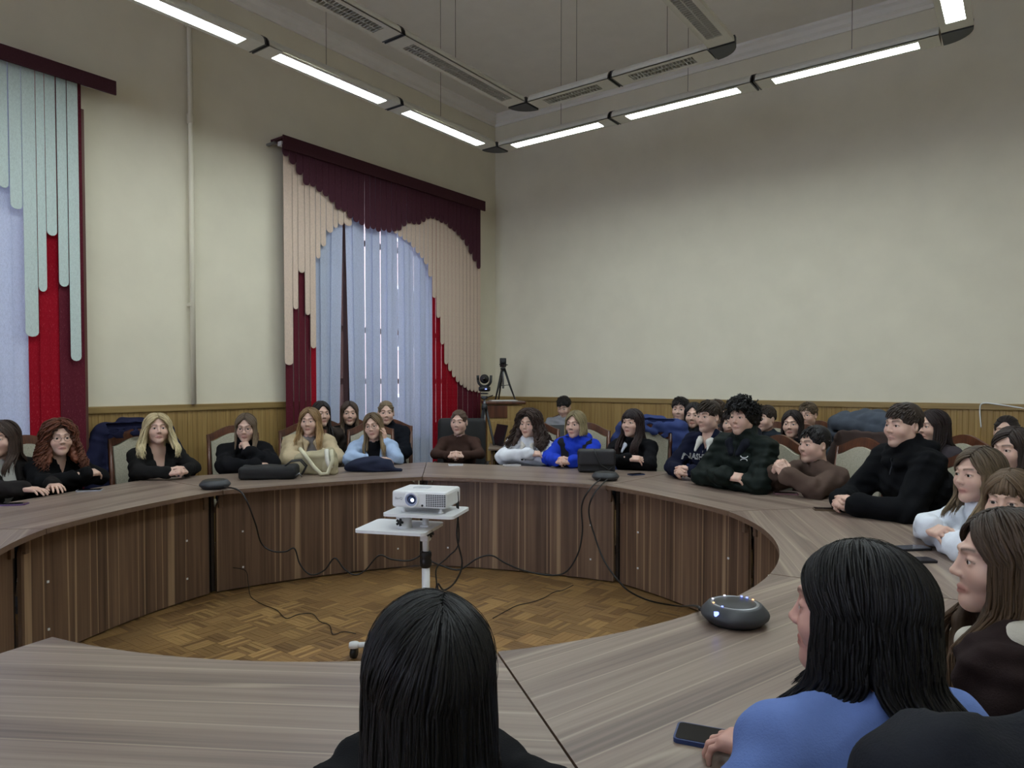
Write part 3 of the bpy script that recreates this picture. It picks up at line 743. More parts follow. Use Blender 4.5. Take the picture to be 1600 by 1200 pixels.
def hair_mesh(sp,h):
    st=sp.get('hair','long'); rs=random.Random(sp.get('seed',1)); base=np.array(sp['hcol'][:3]); L=sp.get('hlen',.3); part=sp.get('part',.0)
    det=sp.get('hdet',1.0); vol=sp.get('vol',0.04); parts=[]
    tip=np.array(sp.get('htip',sp['hcol'])[:3])
    zl=-L-.05 if st in('long','curly') else -.2
    f=Field((-.2,-.26,zl),(.2,.2,.19),h)
    f.ell(EC,ER*(1.01+ (.10 if st in('curly','mop') else 0)),0)
    def cutface(k=.006):
        if sp.get('bangs'): f.ell((0,.135,-.055),(.068,.09,.098),k,'s')
        else:
            f.ell((0,.128,-.016),(.070,.087,.124),k,'s'); f.ell((part*.5,.108,.060),(.034,.052,.038),k,'s')
    def colv(P,j=.1):
        z=np.clip((.05-P[:,2])/(L+.05),0,1)[:,None]; return base*(1-z)+tip*z
    if st in ('long','curly'):
        for sg in (-1,1):
            for a in np.linspace(1.15,PI,8):
                pt=long_path(sg*a,L*.93,part,-.25 if st=='long' else -.1,rs,vol,tuck=sp.get('flare',0)); pt=pt[9-3:]
                r0=.017 if st=='long' else .034
                f.chain(pt[::3] if len(pt)>4 else pt,[r0,r0*1.0,r0*.8,r0*.5,r0*.4][:len(pt[::3])],.02)
        f.cap((0,-.03,-.02),(0,-.06,-L*.75),.06,.045,.03,sx=1.2)
    elif st=='tied':
        f.ell((0,-.10,.0),(.03,.03,.035),.02)
    elif st in('short','mop'):
        f.ell((0,-.03,.055),(.078,.09,.08),.02)
        if st=='mop':
            f.ell((0,-.05,.01),(.10,.10,.10),.02); f.cap((0,-.07,-.04),(0,-.075,-.12),.07,.05,.03,sx=1.1)
    cutface()
    f.ell((0,.02,-.16),(.056,.075,.12),.01,'s')       # keep the neck and jaw free
    if st in('short','tied'):
        X,Y,Z=f.grid(); lim=np.where(Y<-.03,-.055,-.0 )-.0; f.v=np.maximum(f.v,(lim-Z)*.7+0*X)
        for s_ in (-1,1): f.ell((s_*.084,-.004,-.012),(.016,.024,.034),.004,'s')
    if st in('curly','mop'):
        X,Y,Z=f.grid(); f.v=f.v+.011*np.sin(X*110+2*np.sin(Z*60))*np.sin(Y*105+1)*np.sin(Z*95)
    P,Q=f.mesh(); C=colv(P)*.88; parts.append((P,Q,C))
    def jit(c): return np.clip(c*rs.uniform(.72,1.3),0,1)
    if st=='long':
        N=int(230*det); r=.0058/math.sqrt(max(1,det*.6))
        for i in range(N):
            phi=rs.choice((-1,1))*(rs.uniform(.95,PI) if rs.random()<.8 else rs.uniform(.92,1.3)); pt=long_path(phi,L*rs.uniform(.86,1.04),part,rs.uniform(.028,.10),rs,vol,n1=9 if det<=1 else 14,n2=8 if det<=1 else 14,tuck=sp.get('flare',0)*rs.uniform(.7,1.15))
            wv=sp.get('wave',.004); u=np.arange(len(pt))*.9+rs.uniform(0,6); am=np.linspace(0,1,len(pt))*wv; pt[:,0]+=np.sin(u)*am; pt[:,1]+=np.cos(u*.9)*am
            b0=jit(base); b1=jit(tip); strand(parts,pt,r*rs.uniform(.6,1.15),b0,4,.55)
            z=np.repeat(np.linspace(0,1,len(pt)),4)[:,None]; parts[-1]=(parts[-1][0],parts[-1][1],b0*(1-z)+b1*z)
        if det>4:
            for i in range(60):
                pt=long_path(rs.choice((-1,1))*rs.uniform(1.1,PI),L*rs.uniform(.6,1.1),part,rs.uniform(.09,.125),rs,vol,n1=14,n2=14); pt[:,0]+=np.sin(np.arange(len(pt))*.5+i)*.003; strand(parts,pt,.0005,base,3,1)
        if sp.get('bangs'):
            for i in range(int(70*det)):
                ph=rs.uniform(-1.05,1.05); d0=np.array([0,.35,.93]); th=math.radians(rs.uniform(84,90)+6*abs(ph)); d1=np.array([math.sin(ph)*math.sin(th),math.cos(ph)*math.sin(th),math.cos(th)])
                strand(parts,EC+slerp(d0,d1,np.linspace(0,1,9))*ER*(1+rs.uniform(.03,.075)),.0055,jit(base),4,.5)
    elif st=='curly':
        for i in range(int(360*det)):
            phi=rs.choice((-1,1))*rs.uniform(1.0,PI); pt=long_path(phi,L*rs.uniform(.7,1.05),part,rs.uniform(.10,.36),rs,vol+.12,n1=14,n2=20,tuck=sp.get('flare',0)*rs.uniform(.6,1.3))
            u=np.arange(len(pt))*rs.uniform(.9,1.3)+rs.uniform(0,6); am=np.linspace(.3,1,len(pt))*rs.uniform(.010,.024); pt[:,0]+=np.sin(u)*am; pt[:,1]+=np.cos(u)*am
            c=jit(base*.6+tip*.4); strand(parts,pt,.0055,c,4,.8)
    elif st in('short','mop'):
        ln=sp.get('slen',.045)
        for i in range(int((300 if st=='short' else 520)*det)):
            ph=rs.uniform(-PI,PI); th=math.acos(rs.uniform(.05,1))*(1 if abs(ph)>.9 else .78)
            if abs(ph)>1.9: th*=1.18
            d=np.array([math.sin(ph)*math.sin(th),math.cos(ph)*math.sin(th),math.cos(th)])
            p0=EC+d*ER*1.02; nrm=d/ER; nrm/=np.linalg.norm(nrm)
            tg=np.array([.25*math.sin(ph)+sp.get('sweep',.3),.9 if math.cos(ph)>-.2 else .1,-.9*math.sin(th)]); tg-=nrm*(tg@nrm); tg/=np.linalg.norm(tg)+1e-6
            fall_=1.0-.45*sm(.6,1.5,th); l_=ln*rs.uniform(.6,1.2)*fall_; k=np.linspace(0,1,6)[:,None]
            pt=p0+tg*l_*k+nrm*l_*(.42*k-.36*k*k)*(1.6 if st=='mop' else 1.25)
            if st=='mop':
                u=np.arange(6)*1.7+rs.uniform(0,6); pt=p0+nrm*(.012+.03*rs.random())*np.minimum(1,k*2)+tg*l_*k*.8; pt[:,0]+=np.sin(u)*.010; pt[:,2]+=np.cos(u)*.010
            strand(parts,pt,.0048 if st=='short' else .0058,jit(base),4,.6)
    elif st=='tied':
        for i in range(int(170*det)):
            ph=rs.uniform(-PI*.62,PI*.62); th=math.radians(58 if abs(ph)<.7 else 76); d0=np.array([math.sin(ph)*math.sin(th),math.cos(ph)*math.sin(th),math.cos(th)]); d1=np.array([.12*math.sin(ph),-1,-.05])
            strand(parts,EC+slerp(d0,d1,np.linspace(0,1,9))*ER*(1+rs.uniform(.025,.05)),.005,jit(base),4,.5)
        tl=sp.get('tail',.12); bx=sp.get('tailx',0)
        for i in range(int(26*det)):
            a=np.array([rs.uniform(-.015,.015),-.118+rs.uniform(-.012,.012),.0]); k=np.linspace(0,1,9)[:,None]; pt=a+np.array([bx,-.03,-tl])*k+np.array([bx*.4,-.03,0])*np.sin(k*PI); pt[:,0]+=np.sin(np.arange(9)*1.3+i)*.006
            strand(parts,pt,.008,jit(tip),4,.8)
        if sp.get('braid'):
            for s_ in (0,2.1,4.2):
                k=np.linspace(0,1,34); pt=np.stack([.085*np.minimum(1,k*3)+.010*np.sin(k*40+s_)*1.0,-.07+.16*sm(0,.5,k)+.008*np.cos(k*80+s_),-.03-.36*k],1); strand(parts,pt,.011,jit(tip),5,.9)
    return join(parts)
# ------------------------------------------------------------------ one seated person
def rotM(x,y,z):
    m=Matrix.Identity(4)
    for i,a in enumerate((x,y,z)):
        for j in range(3): m[j][i]=a[j]
    return m
SEATS=[]
def person(sp):
    d=sp['d']; hp=at_d(sp['x'],sp['top'],d); los=Vector((hp.x-CAM.x,hp.y-CAM.y,0)).normalized(); rg=Vector((los.y,-los.x,0))
    def app(a): a=math.radians(a); return (-los*math.cos(a)+rg*math.sin(a)).normalized()
    hdir=app(sp['face'])
    if 'body' in sp: bdir=app(sp['body'])
    else: bdir=Vector((RC.x-hp.x,RC.y-hp.y,0)).normalized()
    lean=sp.get('lean',.14); male=sp.get('male',False); h_body=sp.get('hb',.0125); h_head=sp.get('hh',.0046)
    rz=math.atan2(bdir.y,bdir.x)-PI/2; base=Vector((hp.x,hp.y,0))-bdir*(lean+.03)
    lab=sp['label']; root=empty('person',base,rz,lab,'person')
    zt_=hp.z; zh=zt_-.125+(.0 if sp.get('hair') not in('curly','mop') else -.012); zs=zh-.205
    hy=math.atan2(hdir.y,hdir.x)-PI/2-rz
    HM=Matrix.Translation((0,lean+.03,zh))@Matrix.Rotation(hy,4,'Z')@Matrix.Rotation(math.radians(sp.get('roll',0)),4,'Y')@Matrix.Rotation(math.radians(sp.get('pitch',0)),4,'X')
    skin=sp.get('skin',srgb(208,172,154)); w_=1.1 if male else 1.0; w_*=sp.get('wide',1.0)
    nk=HM.inverted()@Vector((0,lean-.012,zs+.03))
    parts=[]
    P,Q,C=head_mesh(dict(sp,skin=skin),h_head,tuple(nk)); parts.append((xf(P,HM),Q,C))
    spine=[(0,-.01,.50),(0,lean*.3,.50+.38*(zs-.5)),(0,lean*.78,zs-.12),(0,lean-.005,zs-.0)]
    # arms
    T=TH+.055; pose=sp.get('pose','folded'); y=lean; A={}
    def hl(p): return tuple(HM@Vector(p))
    for s_ in (1,-1):
        if pose=='clasped': A[s_]=((s_*.215*w_,y+.17,T),(s_*.062,y+.36,T+.008),(-s_*.72,.68,.12),(s_*.75,.35,.55),(52,58,30),30)
        elif pose=='folded':
            A[s_]=((s_*.215*w_,y+.16,T),(-.07,y+.25,T+.05),(-.93,-.36,-.05),(0,.5,.85),(22,26,16),10) if s_==1 else ((s_*.215*w_,y+.16,T),(.05,y+.185,T),(.95,-.3,0),(0,.4,.9),(20,20,10),10)
        elif pose=='rest': A[s_]=((s_*.205*w_,y+.14,T),(s_*.10,y+.36,T),(-s_*.35,1,-.05),(0,.1,1),(12,20,12),0)
        elif pose=='up': A[s_]=((s_*.19,y+.21,T),(s_*.060,y+.33,zh-.185),(-s_*.62,.1,.75),(s_*.75,.55,.1),(52,60,35),35)
        elif pose=='chin':
            A[s_]=((s_*.16,y+.22,T),hl((s_*.035,.125,-.185)),(-s_*.25,-.35,.9),(s_*.35,.85,.2),(62,66,30),30) if s_==sp.get('side',1) else ((s_*.215,y+.16,T),(s_*-.02,y+.27,T),(-s_,.1,0),(0,.2,1),(20,25,15),10)
        elif pose=='cheek':
            A[s_]=((s_*.2,y+.18,T),hl((s_*.098,.018,-.165)),(-s_*.12,.0,1),(s_*1,.35,-.05),(8,22,20),0) if s_==sp.get('side',1) else ((s_*.215,y+.16,T),(s_*-.02,y+.27,T),(-s_,.1,0),(0,.2,1),(20,25,15),10)
        elif pose=='phone':
            A[s_]=((.20,y+.10,T),(-.09,y+.07,T+.03),(-1,.12,-.1),(0,.2,1),(25,35,20),10) if s_==1 else ((-.24,y-.04,T),(-.105,y+.14,T),(-.6,.8,-.12),(-.1,.1,1),(22,34,20),10)
        else: A[s_]=((s_*.235*w_,y*.6-.02,.66),(s_*.085,y*.5+.22,.615),(-s_*.5,.85,-.1),(0,.1,1),(15,22,15),5)
    f=Field((-.33,-.2,min(zs-.3,.52)),(.33,max(lean+.2,max(max(q[0][1],q[1][1]) for q in A.values())+.08),max(zs+.12,max(q[1][2] for q in A.values())+.06)),.014)
    f.chain(spine,[.108,.094,.106,.066],.03,sx=1.32*w_)
    for s_ in (-1,1): f.cap((s_*.04,lean-.01,zs+.035),(s_*.155*w_,lean,zs-.005),.042,.045,.03)
    f.cap((0,lean-.012,zs+.02),(0,lean+.01,zs+.10),.05*w_,.048*w_,.03)
    for s_ in (-1,1): f.cap((s_*.152*w_,lean,zs-.005),A[s_][0],.036,.030,.02); f.cap(A[s_][0],A[s_][1],.030,.022,.02)
    P,Q=f.mesh(); parts.append((P,Q,np.tile(np.array(skin[:3]),(len(P),1))))
    for s_,(el,wr,fd,bd,curl,thb) in A.items():
        yv=Vector(fd).normalized(); zv=Vector(bd); zv=(zv-yv*zv.dot(yv)).normalized(); xv=yv.cross(zv)
        P,Q,C=hand_cached(sp.get('hhand',.005),curl,1.0,thb,skin)
        if s_==-1: P=P*np.array([-1,1,1]); Q=Q[:,::-1]
        parts.append((xf(P*sp.get('hs',1.0)*(1.06 if male else .95),rotM(xv,yv,zv) if False else Matrix.Translation(wr)@rotM(xv,yv,zv)),Q,C))
    V,Q,C=join(parts); np_obj('body',V,Q,M['skin'],root,True,C)
    for s_ in (-1,1):
        e=bpy.data.objects.new('eye',EYE_ME); link(e,root); e.matrix_local=HM@Matrix.Translation((s_*.031,.0740,.002))@Matrix.Rotation(math.radians(sp.get('gaze',0)),4,'Z')
    # hair
    V,Q,C=hair_mesh(sp,sp.get('hhair',.008)); np_obj('hair',xf(V,HM),Q,M['hair'],root,True,C)
    # upper garment
    g=sp['top_']; e=g.get('e',.018); tm_=cloth(g['c'],g.get('rough',.9),g.get('bump',.35),g.get('bs',260))
    ymax=max(max(a[1][1],a[0][1]) for a in A.values())+.12; zmin=.44
    f=Field((-.46,-.24,zmin),(.46,ymax,zs+.19),h_body)
    f.chain(spine,[.118+e,.100+e,.112+e,.070+e*.6],.04,sx=1.32*w_)
    if not male:
        for s_ in (-1,1): f.ell((s_*.066,lean*.74+.075,zs-.13),(.062+e*.5,.055+e*.5,.06+e*.5),.04)
    for s_ in (-1,1):
        f.cap((s_*.03,lean-.012,zs+.04),(s_*.152*w_,lean,zs-.005),.042+e*.5,.050+e,.035)
        el,wr,fd=A[s_][0],A[s_][1],A[s_][2]
        ev,wv=np.array(el),np.array(wr); we=ev+(wv-ev)*g.get('sleeve',.93)
        f.cap((s_*.152*w_,lean,zs-.005),el,.043*w_+e*.9,.037*w_+e*.9,.03); f.cap(el,we,.037*w_+e*.9,.028*w_+e*.75,.025)
        if g.get('cuff',True) and g.get('sleeve',.93)>.8: f.cap(ev+(wv-ev)*.86,we,.034*w_+e*.8,.033*w_+e*.8,.008)
    nh=g.get('neck','crew'); zc={'crew':.062,'v':.05,'high':.108,'open':.07,'low':.045}[nh]
    f.cap((0,lean-.014,zs+.015),(0,lean+.004,zs+zc),.062*w_+e*.3,(.060 if nh!='high' else .063)*w_+e*.3,.03)
    if 'hood' in g and g['hood'] is True:
        hd=g.get('hoodr',.036)
        f.chain([(-.045,lean+.085,zs-.01),(-.095,lean+.02,zs+.045),(-.075,lean-.075,zs+.075),(0,lean-.105,zs+.07),(.075,lean-.075,zs+.075),(.095,lean+.02,zs+.045),(.045,lean+.085,zs-.01)],[hd*.8,hd,hd*1.15,hd*1.2,hd*1.15,hd,hd*.8],.02)
    X,Y,Z=f.grid(); am=g.get('fold',.0055); ph=sp['x']*.37
    if g.get('puff'): f.v=f.v-.009*np.abs(np.sin((Z-.03*np.sin(X*6))*PI/g['puff']))+.006
    f.v=f.v+am*np.sin(X*38+5*np.sin(Z*17+ph)+ph)*np.sin(Z*33+4*np.sin(Y*15)+ph)+am*.8*np.sin(Y*52+Z*41+3*np.sin(X*21+ph))
    f.cap((0,lean-.004,zs+zc-.012),(0,lean+.03,zs+zc+.13),.052*w_,.06,.004,'s')
    if nh in ('v','open'):
        dep=g.get('vdep',.2); wt=g.get('vw',.05); wb_=g.get('vb',0.0); zb=zs-dep
        u=np.clip((Z-zb)/(zs+.05-zb),0,1.3); wd_=wb_+(wt-wb_)*u; yc=lean*.75+.035+0*Z
        cut=np.maximum(np.maximum(np.abs(X)-wd_,yc-Y),zb-Z); f.v=np.maximum(f.v,-cut)
    P,Q=f.mesh(); top=np_obj(g.get('name','sweater'),P,Q,tm_,root)
    if g.get('inner') is not None:
        f=Field((-.26,-.2,.46),(.26,lean+.25,zs+.15),.014)
        f.chain(spine,[.118,.100,.116,.074],.04,sx=1.36*w_); f.cap((0,lean-.014,zs+.015),(0,lean+.006,zs+g.get('innz',.055)),.060*w_,.0575*w_,.03)
        for s_ in (-1,1):
            f.cap((s_*.03,lean-.012,zs+.036),(s_*.12*w_,lean,zs-.005),.042,.046,.035)
            if not male: f.ell((s_*.066,lean*.74+.072,zs-.13),(.060,.052,.058),.04)
        f.cap((0,lean-.004,zs+g.get('innz',.055)-.01),(0,lean+.03,zs+.2),.05*w_,.06,.004,'s')
        P,Q=f.mesh(); np_obj('undershirt',P,Q,cloth(g['inner']),root)
    if sp.get('vest'):
        f=Field((-.3,-.24,.5),(.3,lean+.3,zs+.12),.011); ev=e+.02
        f.chain(spine,[.118+ev,.100+ev,.112+ev,.070+ev*.6],.04,sx=1.32*w_)
        for s_ in (-1,1):
            f.ell((s_*.066,lean*.74+.075,zs-.13),(.062+ev*.5,.055+ev*.5,.06+ev*.5),.04); f.cap((s_*.05,lean-.012,zs+.03),(s_*.12,lean,zs-.0),.046+ev*.5,.040+ev,.035)
        X,Y,Z=f.grid(); wd_=.012+.05*np.clip((Z-(zs-.16))/.2,0,1.2); f.v=np.maximum(f.v,-np.maximum(np.abs(X)-wd_,lean*.7+.02-Y+0*Z)); f.v=f.v-.005*np.abs(np.sin(Z*PI/.07))+.003
        f.cap((0,lean,zs+.02),(0,lean,zs+.16),.075,.08,.01,'s')
        P,Q=f.mesh(); np_obj('vest',P,Q,cloth(srgb(30,30,34),.7),root)
    if g.get('hood') not in (None,True):
        hd=g.get('hoodr',.034); f=Field((-.2,-.2,zs-.12),(.2,lean+.2,zs+.18),.009)
        f.chain([(-.03,lean+.10,zs-.05),(-.07,lean+.07,zs+.02),(-.092,lean-.02,zs+.055),(0,lean-.105,zs+.085),(.092,lean-.02,zs+.055),(.07,lean+.07,zs+.02),(.03,lean+.10,zs-.05)],[hd*.7,hd,hd*1.1,hd*1.3,hd*1.1,hd,hd*.7],.02)
        P,Q=f.mesh(); np_obj('hood',P,Q,cloth(g['hood']),root)
    if 'collar' in g:
        f=Field((-.17,lean-.16,zs-.14),(.17,lean+.22,zs+.15),.006); cs=g.get('cs',1.0)
        for s_ in (-1,1):
            f.chain([(0,lean-.078,zs+.072),(s_*.058,lean-.05,zs+.068),(s_*.072,lean+.02,zs+.045),(s_*.040,lean+.088,zs+.010)],[.014*cs,.016*cs,.018*cs,.017*cs],.01)
            f.cap((s_*.045,lean+.085,zs+.012),(s_*.058,lean+.125,zs-.045*cs),.017*cs,.010,.012)
        P,Q=f.mesh(); np_obj('collar',P,Q,cloth(g['collar']),root)
    # legs
    f=Field((-.26,-.22,.05),(.26,.62,.66),.02)
    f.cap((-.07,0,.53),(.07,0,.53),.10,.10,.03)
    for s_ in (-1,1): f.cap((s_*.09,0,.52),(s_*.12,.40,.50),.08*w_,.06*w_,.03); f.cap((s_*.12,.40,.50),(s_*.12,.36,.10),.058*w_,.045*w_,.03)
    P,Q=f.mesh(); np_obj('trousers',P,Q,cloth(sp.get('legs',srgb(46,50,60))),root)
    for s_ in (-1,1):
        o=bpy.data.objects.new('shoe',SHOE_ME); link(o,root); o.location=(s_*.12,.36,0)
    if sp.get('glasses'):
        gm=MB()
        for s_ in (-1,1):
            c=Vector((s_*.032,.098,-.001)); gm.tube([HM@(c+Vector((.0225*math.cos(q),-.004*abs(math.cos(q))*(1 if s_*math.cos(q)>0 else 0),.0195*math.sin(q)))) for q in [2*PI*k/18 for k in range(18)]],.0013,5,closed=True)
            gm.tube([HM@Vector((s_*.0545,.094,.004)),HM@Vector((s_*.075,.05,.006)),HM@Vector((s_*.080,-.01,.004))],.0014,5)
        gm.tube([HM@Vector((-.0095,.099,.002)),HM@Vector((0,.103,.005)),HM@Vector((.0095,.099,.002))],.0013,5)
        gm.build('glasses',M['glass_frame'],root)
    SEATS.append((sp,root,base,rz,lean))
    return dict(root=root,HM=HM,A=A,zs=zs,lean=lean,top=top,base=base,rz=rz)
b=MB()
b.add(*[[(x*sx,y,z) for (y,z,x) in ((-.07,0,.035),(-.07,.075,.034),(.04,.085,.037),(.13,.055,.042),(.18,.03,.03),(.18,0,.03)) for sx in (-1,1)],[(0,1,3,2),(2,3,5,4),(4,5,7,6),(6,7,9,8),(8,9,11,10),(10,11,1,0),(0,2,4,6,8,10),(11,9,7,5,3,1)]])
SHOE_ME=b.mesh('shoe',M['shoe'])

# ------------------------------------------------------------------ chairs
def chair_master():
    o=empty('dining_chair',(0,0,0))
    for s_ in (-1,1):
        MB().tube([(s_*.215,-.235,0),(s_*.215,-.20,.44),(s_*.215,-.215,.60),(s_*.21,-.285,1.03)],[.018,.021,.021,.016],8).build('rear_post',M['chair_wood'],o)
        MB().tube([(s_*.215,.21,0),(s_*.215,.21,.43)],[.017,.023],8).build('front_leg',M['chair_wood'],o)
        MB().box((s_*.215,.0,.405),(.025,.40,.05)).build('seat_rail',M['chair_wood'],o)
    MB().box((0,.21,.405),(.42,.025,.05)).build('seat_rail',M['chair_wood'],o)
    MB().box((0,0,.448),(.45,.44,.05),bev=.02).build('seat',M['upholstery'],o)
    # arched crest rail and padded back
    n=14; top=[];bot=[]
    def back_y(z): return -.215-(z-.60)*.163
    for i in range(n+1):
        x=-.225+.45*i/n; u=x/.225; top.append((x,1.035+.075*(math.cos(u*PI)*.5+.5)**.8)); bot.append((x,.975+.07*(math.cos(u*PI)*.5+.5)**.8))
    def panel(poly_t,poly_b,th,y0,mat,nm):
        vs=[];fs=[]
        for i in range(len(poly_t)):
            for (x,z) in (poly_t[i],poly_b[i]):
                vs+=[(x,back_y(z)+th+y0,z),(x,back_y(z)-th+y0,z)]
        for i in range(len(poly_t)-1):
            b_=4*i;c=b_+4; fs+=[(b_,b_+2,c+2,c),(b_+1,c+1,c+3,b_+3),(b_,c,c+1,b_+1),(b_+2,b_+3,c+3,c+2)]
        fs+=[(0,1,3,2),(4*len(poly_t)-4,4*len(poly_t)-2,4*len(poly_t)-1,4*len(poly_t)-3)]
        MB().add(vs,fs).build(nm,mat,o)
    panel(top,bot,.014,0,M['chair_wood'],'crest_rail')
    panel([(x*.86,z) for x,z in bot],[(x*.86,.58) for x,z in bot],.024,.004,M['upholstery'],'back_pad')
    panel([(-.2,.575),(.2,.575)],[(-.2,.535),(.2,.535)],.012,0,M['chair_wood'],'lower_rail')
    return o
CHAIR=chair_master(); CH_USED=[False]
def chair(loc,rz,label,group='cream upholstered wooden chairs'):
    o=CHAIR if not CH_USED[0] else copy_tree(CHAIR); CH_USED[0]=True
    o.location=loc; o.rotation_euler=(0,0,rz); tag(o,label,'chair',group); return o

def coat(loc,rz,label,c,ztop=1.13,wd=.25,puff=0,hood=True,sleeves=True,h=.012,zlow=.50,lining=None,e=.0,cat='coat',lop=0):
    # hung over a chair back: the chair back plane leans like the chair's
    o=empty('draped_coat',loc,rz,label,cat); f=Field((-.48,-.62,zlow-.08),(.48,.12,ztop+.14),h)
    def by(z): return -.215-(z-.60)*.163
    zz=ztop-.05
    f.cap((-wd+.05,by(zz)-.035,zz),(wd-.05,by(zz)-.035,zz+lop),.062+e,.062+e,.03)
    f.cap((-wd+.07,by(zz)-.05,zz-.1),(-wd+.05,by(zlow)-.10,zlow+.05),.055+e,.06+e,.05); f.cap((wd-.07,by(zz)-.05,zz-.1),(wd-.05,by(zlow)-.10,zlow+.05),.055+e,.06+e,.05)
    f.rbox((0,by(.8)-.07,(zz+zlow)/2),(wd-.06,.02,(zz-zlow)/2-.02),.035+e,None,.05)
    if sleeves:
        for s_ in (-1,1): f.chain([(s_*(wd-.02),by(zz)-.05,zz-.02),(s_*(wd+.07),by(.85)-.06,.86),(s_*(wd+.06),by(.7)-.02,.60)],[.06+e,.055+e,.045+e],.03)
    if hood: f.chain([(-.10,by(zz)+.0,zz+.03),(-.06,by(zz)-.10,zz+.06),(.06,by(zz)-.10,zz+.06),(.10,by(zz)+.0,zz+.03)],[.04,.05,.05,.04],.03)
    X,Y,Z=f.grid()
    if puff: f.v=f.v-.013*np.abs(np.sin((Z-.04*np.sin(X*5))*PI/puff))+.008
    f.v=f.v+.004*np.sin(X*34+5*np.sin(Z*15))*np.sin(Z*29+3*np.sin(Y*18))+.004*np.sin(X*55+Z*20)
    # room for the chair back
    f.rbox((0,by(.78)+.012,.80),(.235,.035,.37),.0,np.array([[1,0,0],[0,.987,-.161],[0,.161,.987]]),.0,'s')
    P,Q=f.mesh(); np_obj('shell',P,Q,cloth(c,.75 if puff else .9),o)
    if lining is not None:
        f=Field((-.3,-.5,.6),(.3,.1,ztop+.1),.012); f.chain([(-.13,by(zz)+.02,zz+.0),(0,by(zz)+.035,zz-.05),(.13,by(zz)+.02,zz+.0)],[.03,.04,.03],.03)
        P,Q=f.mesh(); np_obj('lining',P,Q,cloth(lining),o)
    return o

# ------------------------------------------------------------------ small things
def phone(px_,py_,ang,label,c=srgb(28,28,34),L=.155,w_=.075,scr=None,z=TH,th=.009):
    p=at_z(px_,py_,z); o=empty('phone',p+Vector((0,0,.0005)),HEAD+math.radians(ang),label,'phone')
    def rr(a,b,r,n=4): return [(sx*(a-r)+r*math.cos(q),sy*(b-r)+r*math.sin(q)) for (sx,sy,q0) in ((1,1,0),(-1,1,PI/2),(-1,-1,PI),(1,-1,1.5*PI)) for q in [q0+PI/2*k/n for k in range(n+1)]]
    MB().prism(rr(L/2,w_/2,.011),0,th).build('case',plain('phone_case',c,.4),o)
    MB().prism(rr(L/2-.004,w_/2-.004,.009),th,th+.0008).build('screen',plain('phone_screen',scr or srgb(14,14,18),.12,var=0),o)
    return o
def sdf_obj(name,f,mat,parent): P,Q=f.mesh(); return np_obj(name,P,Q,mat,parent)
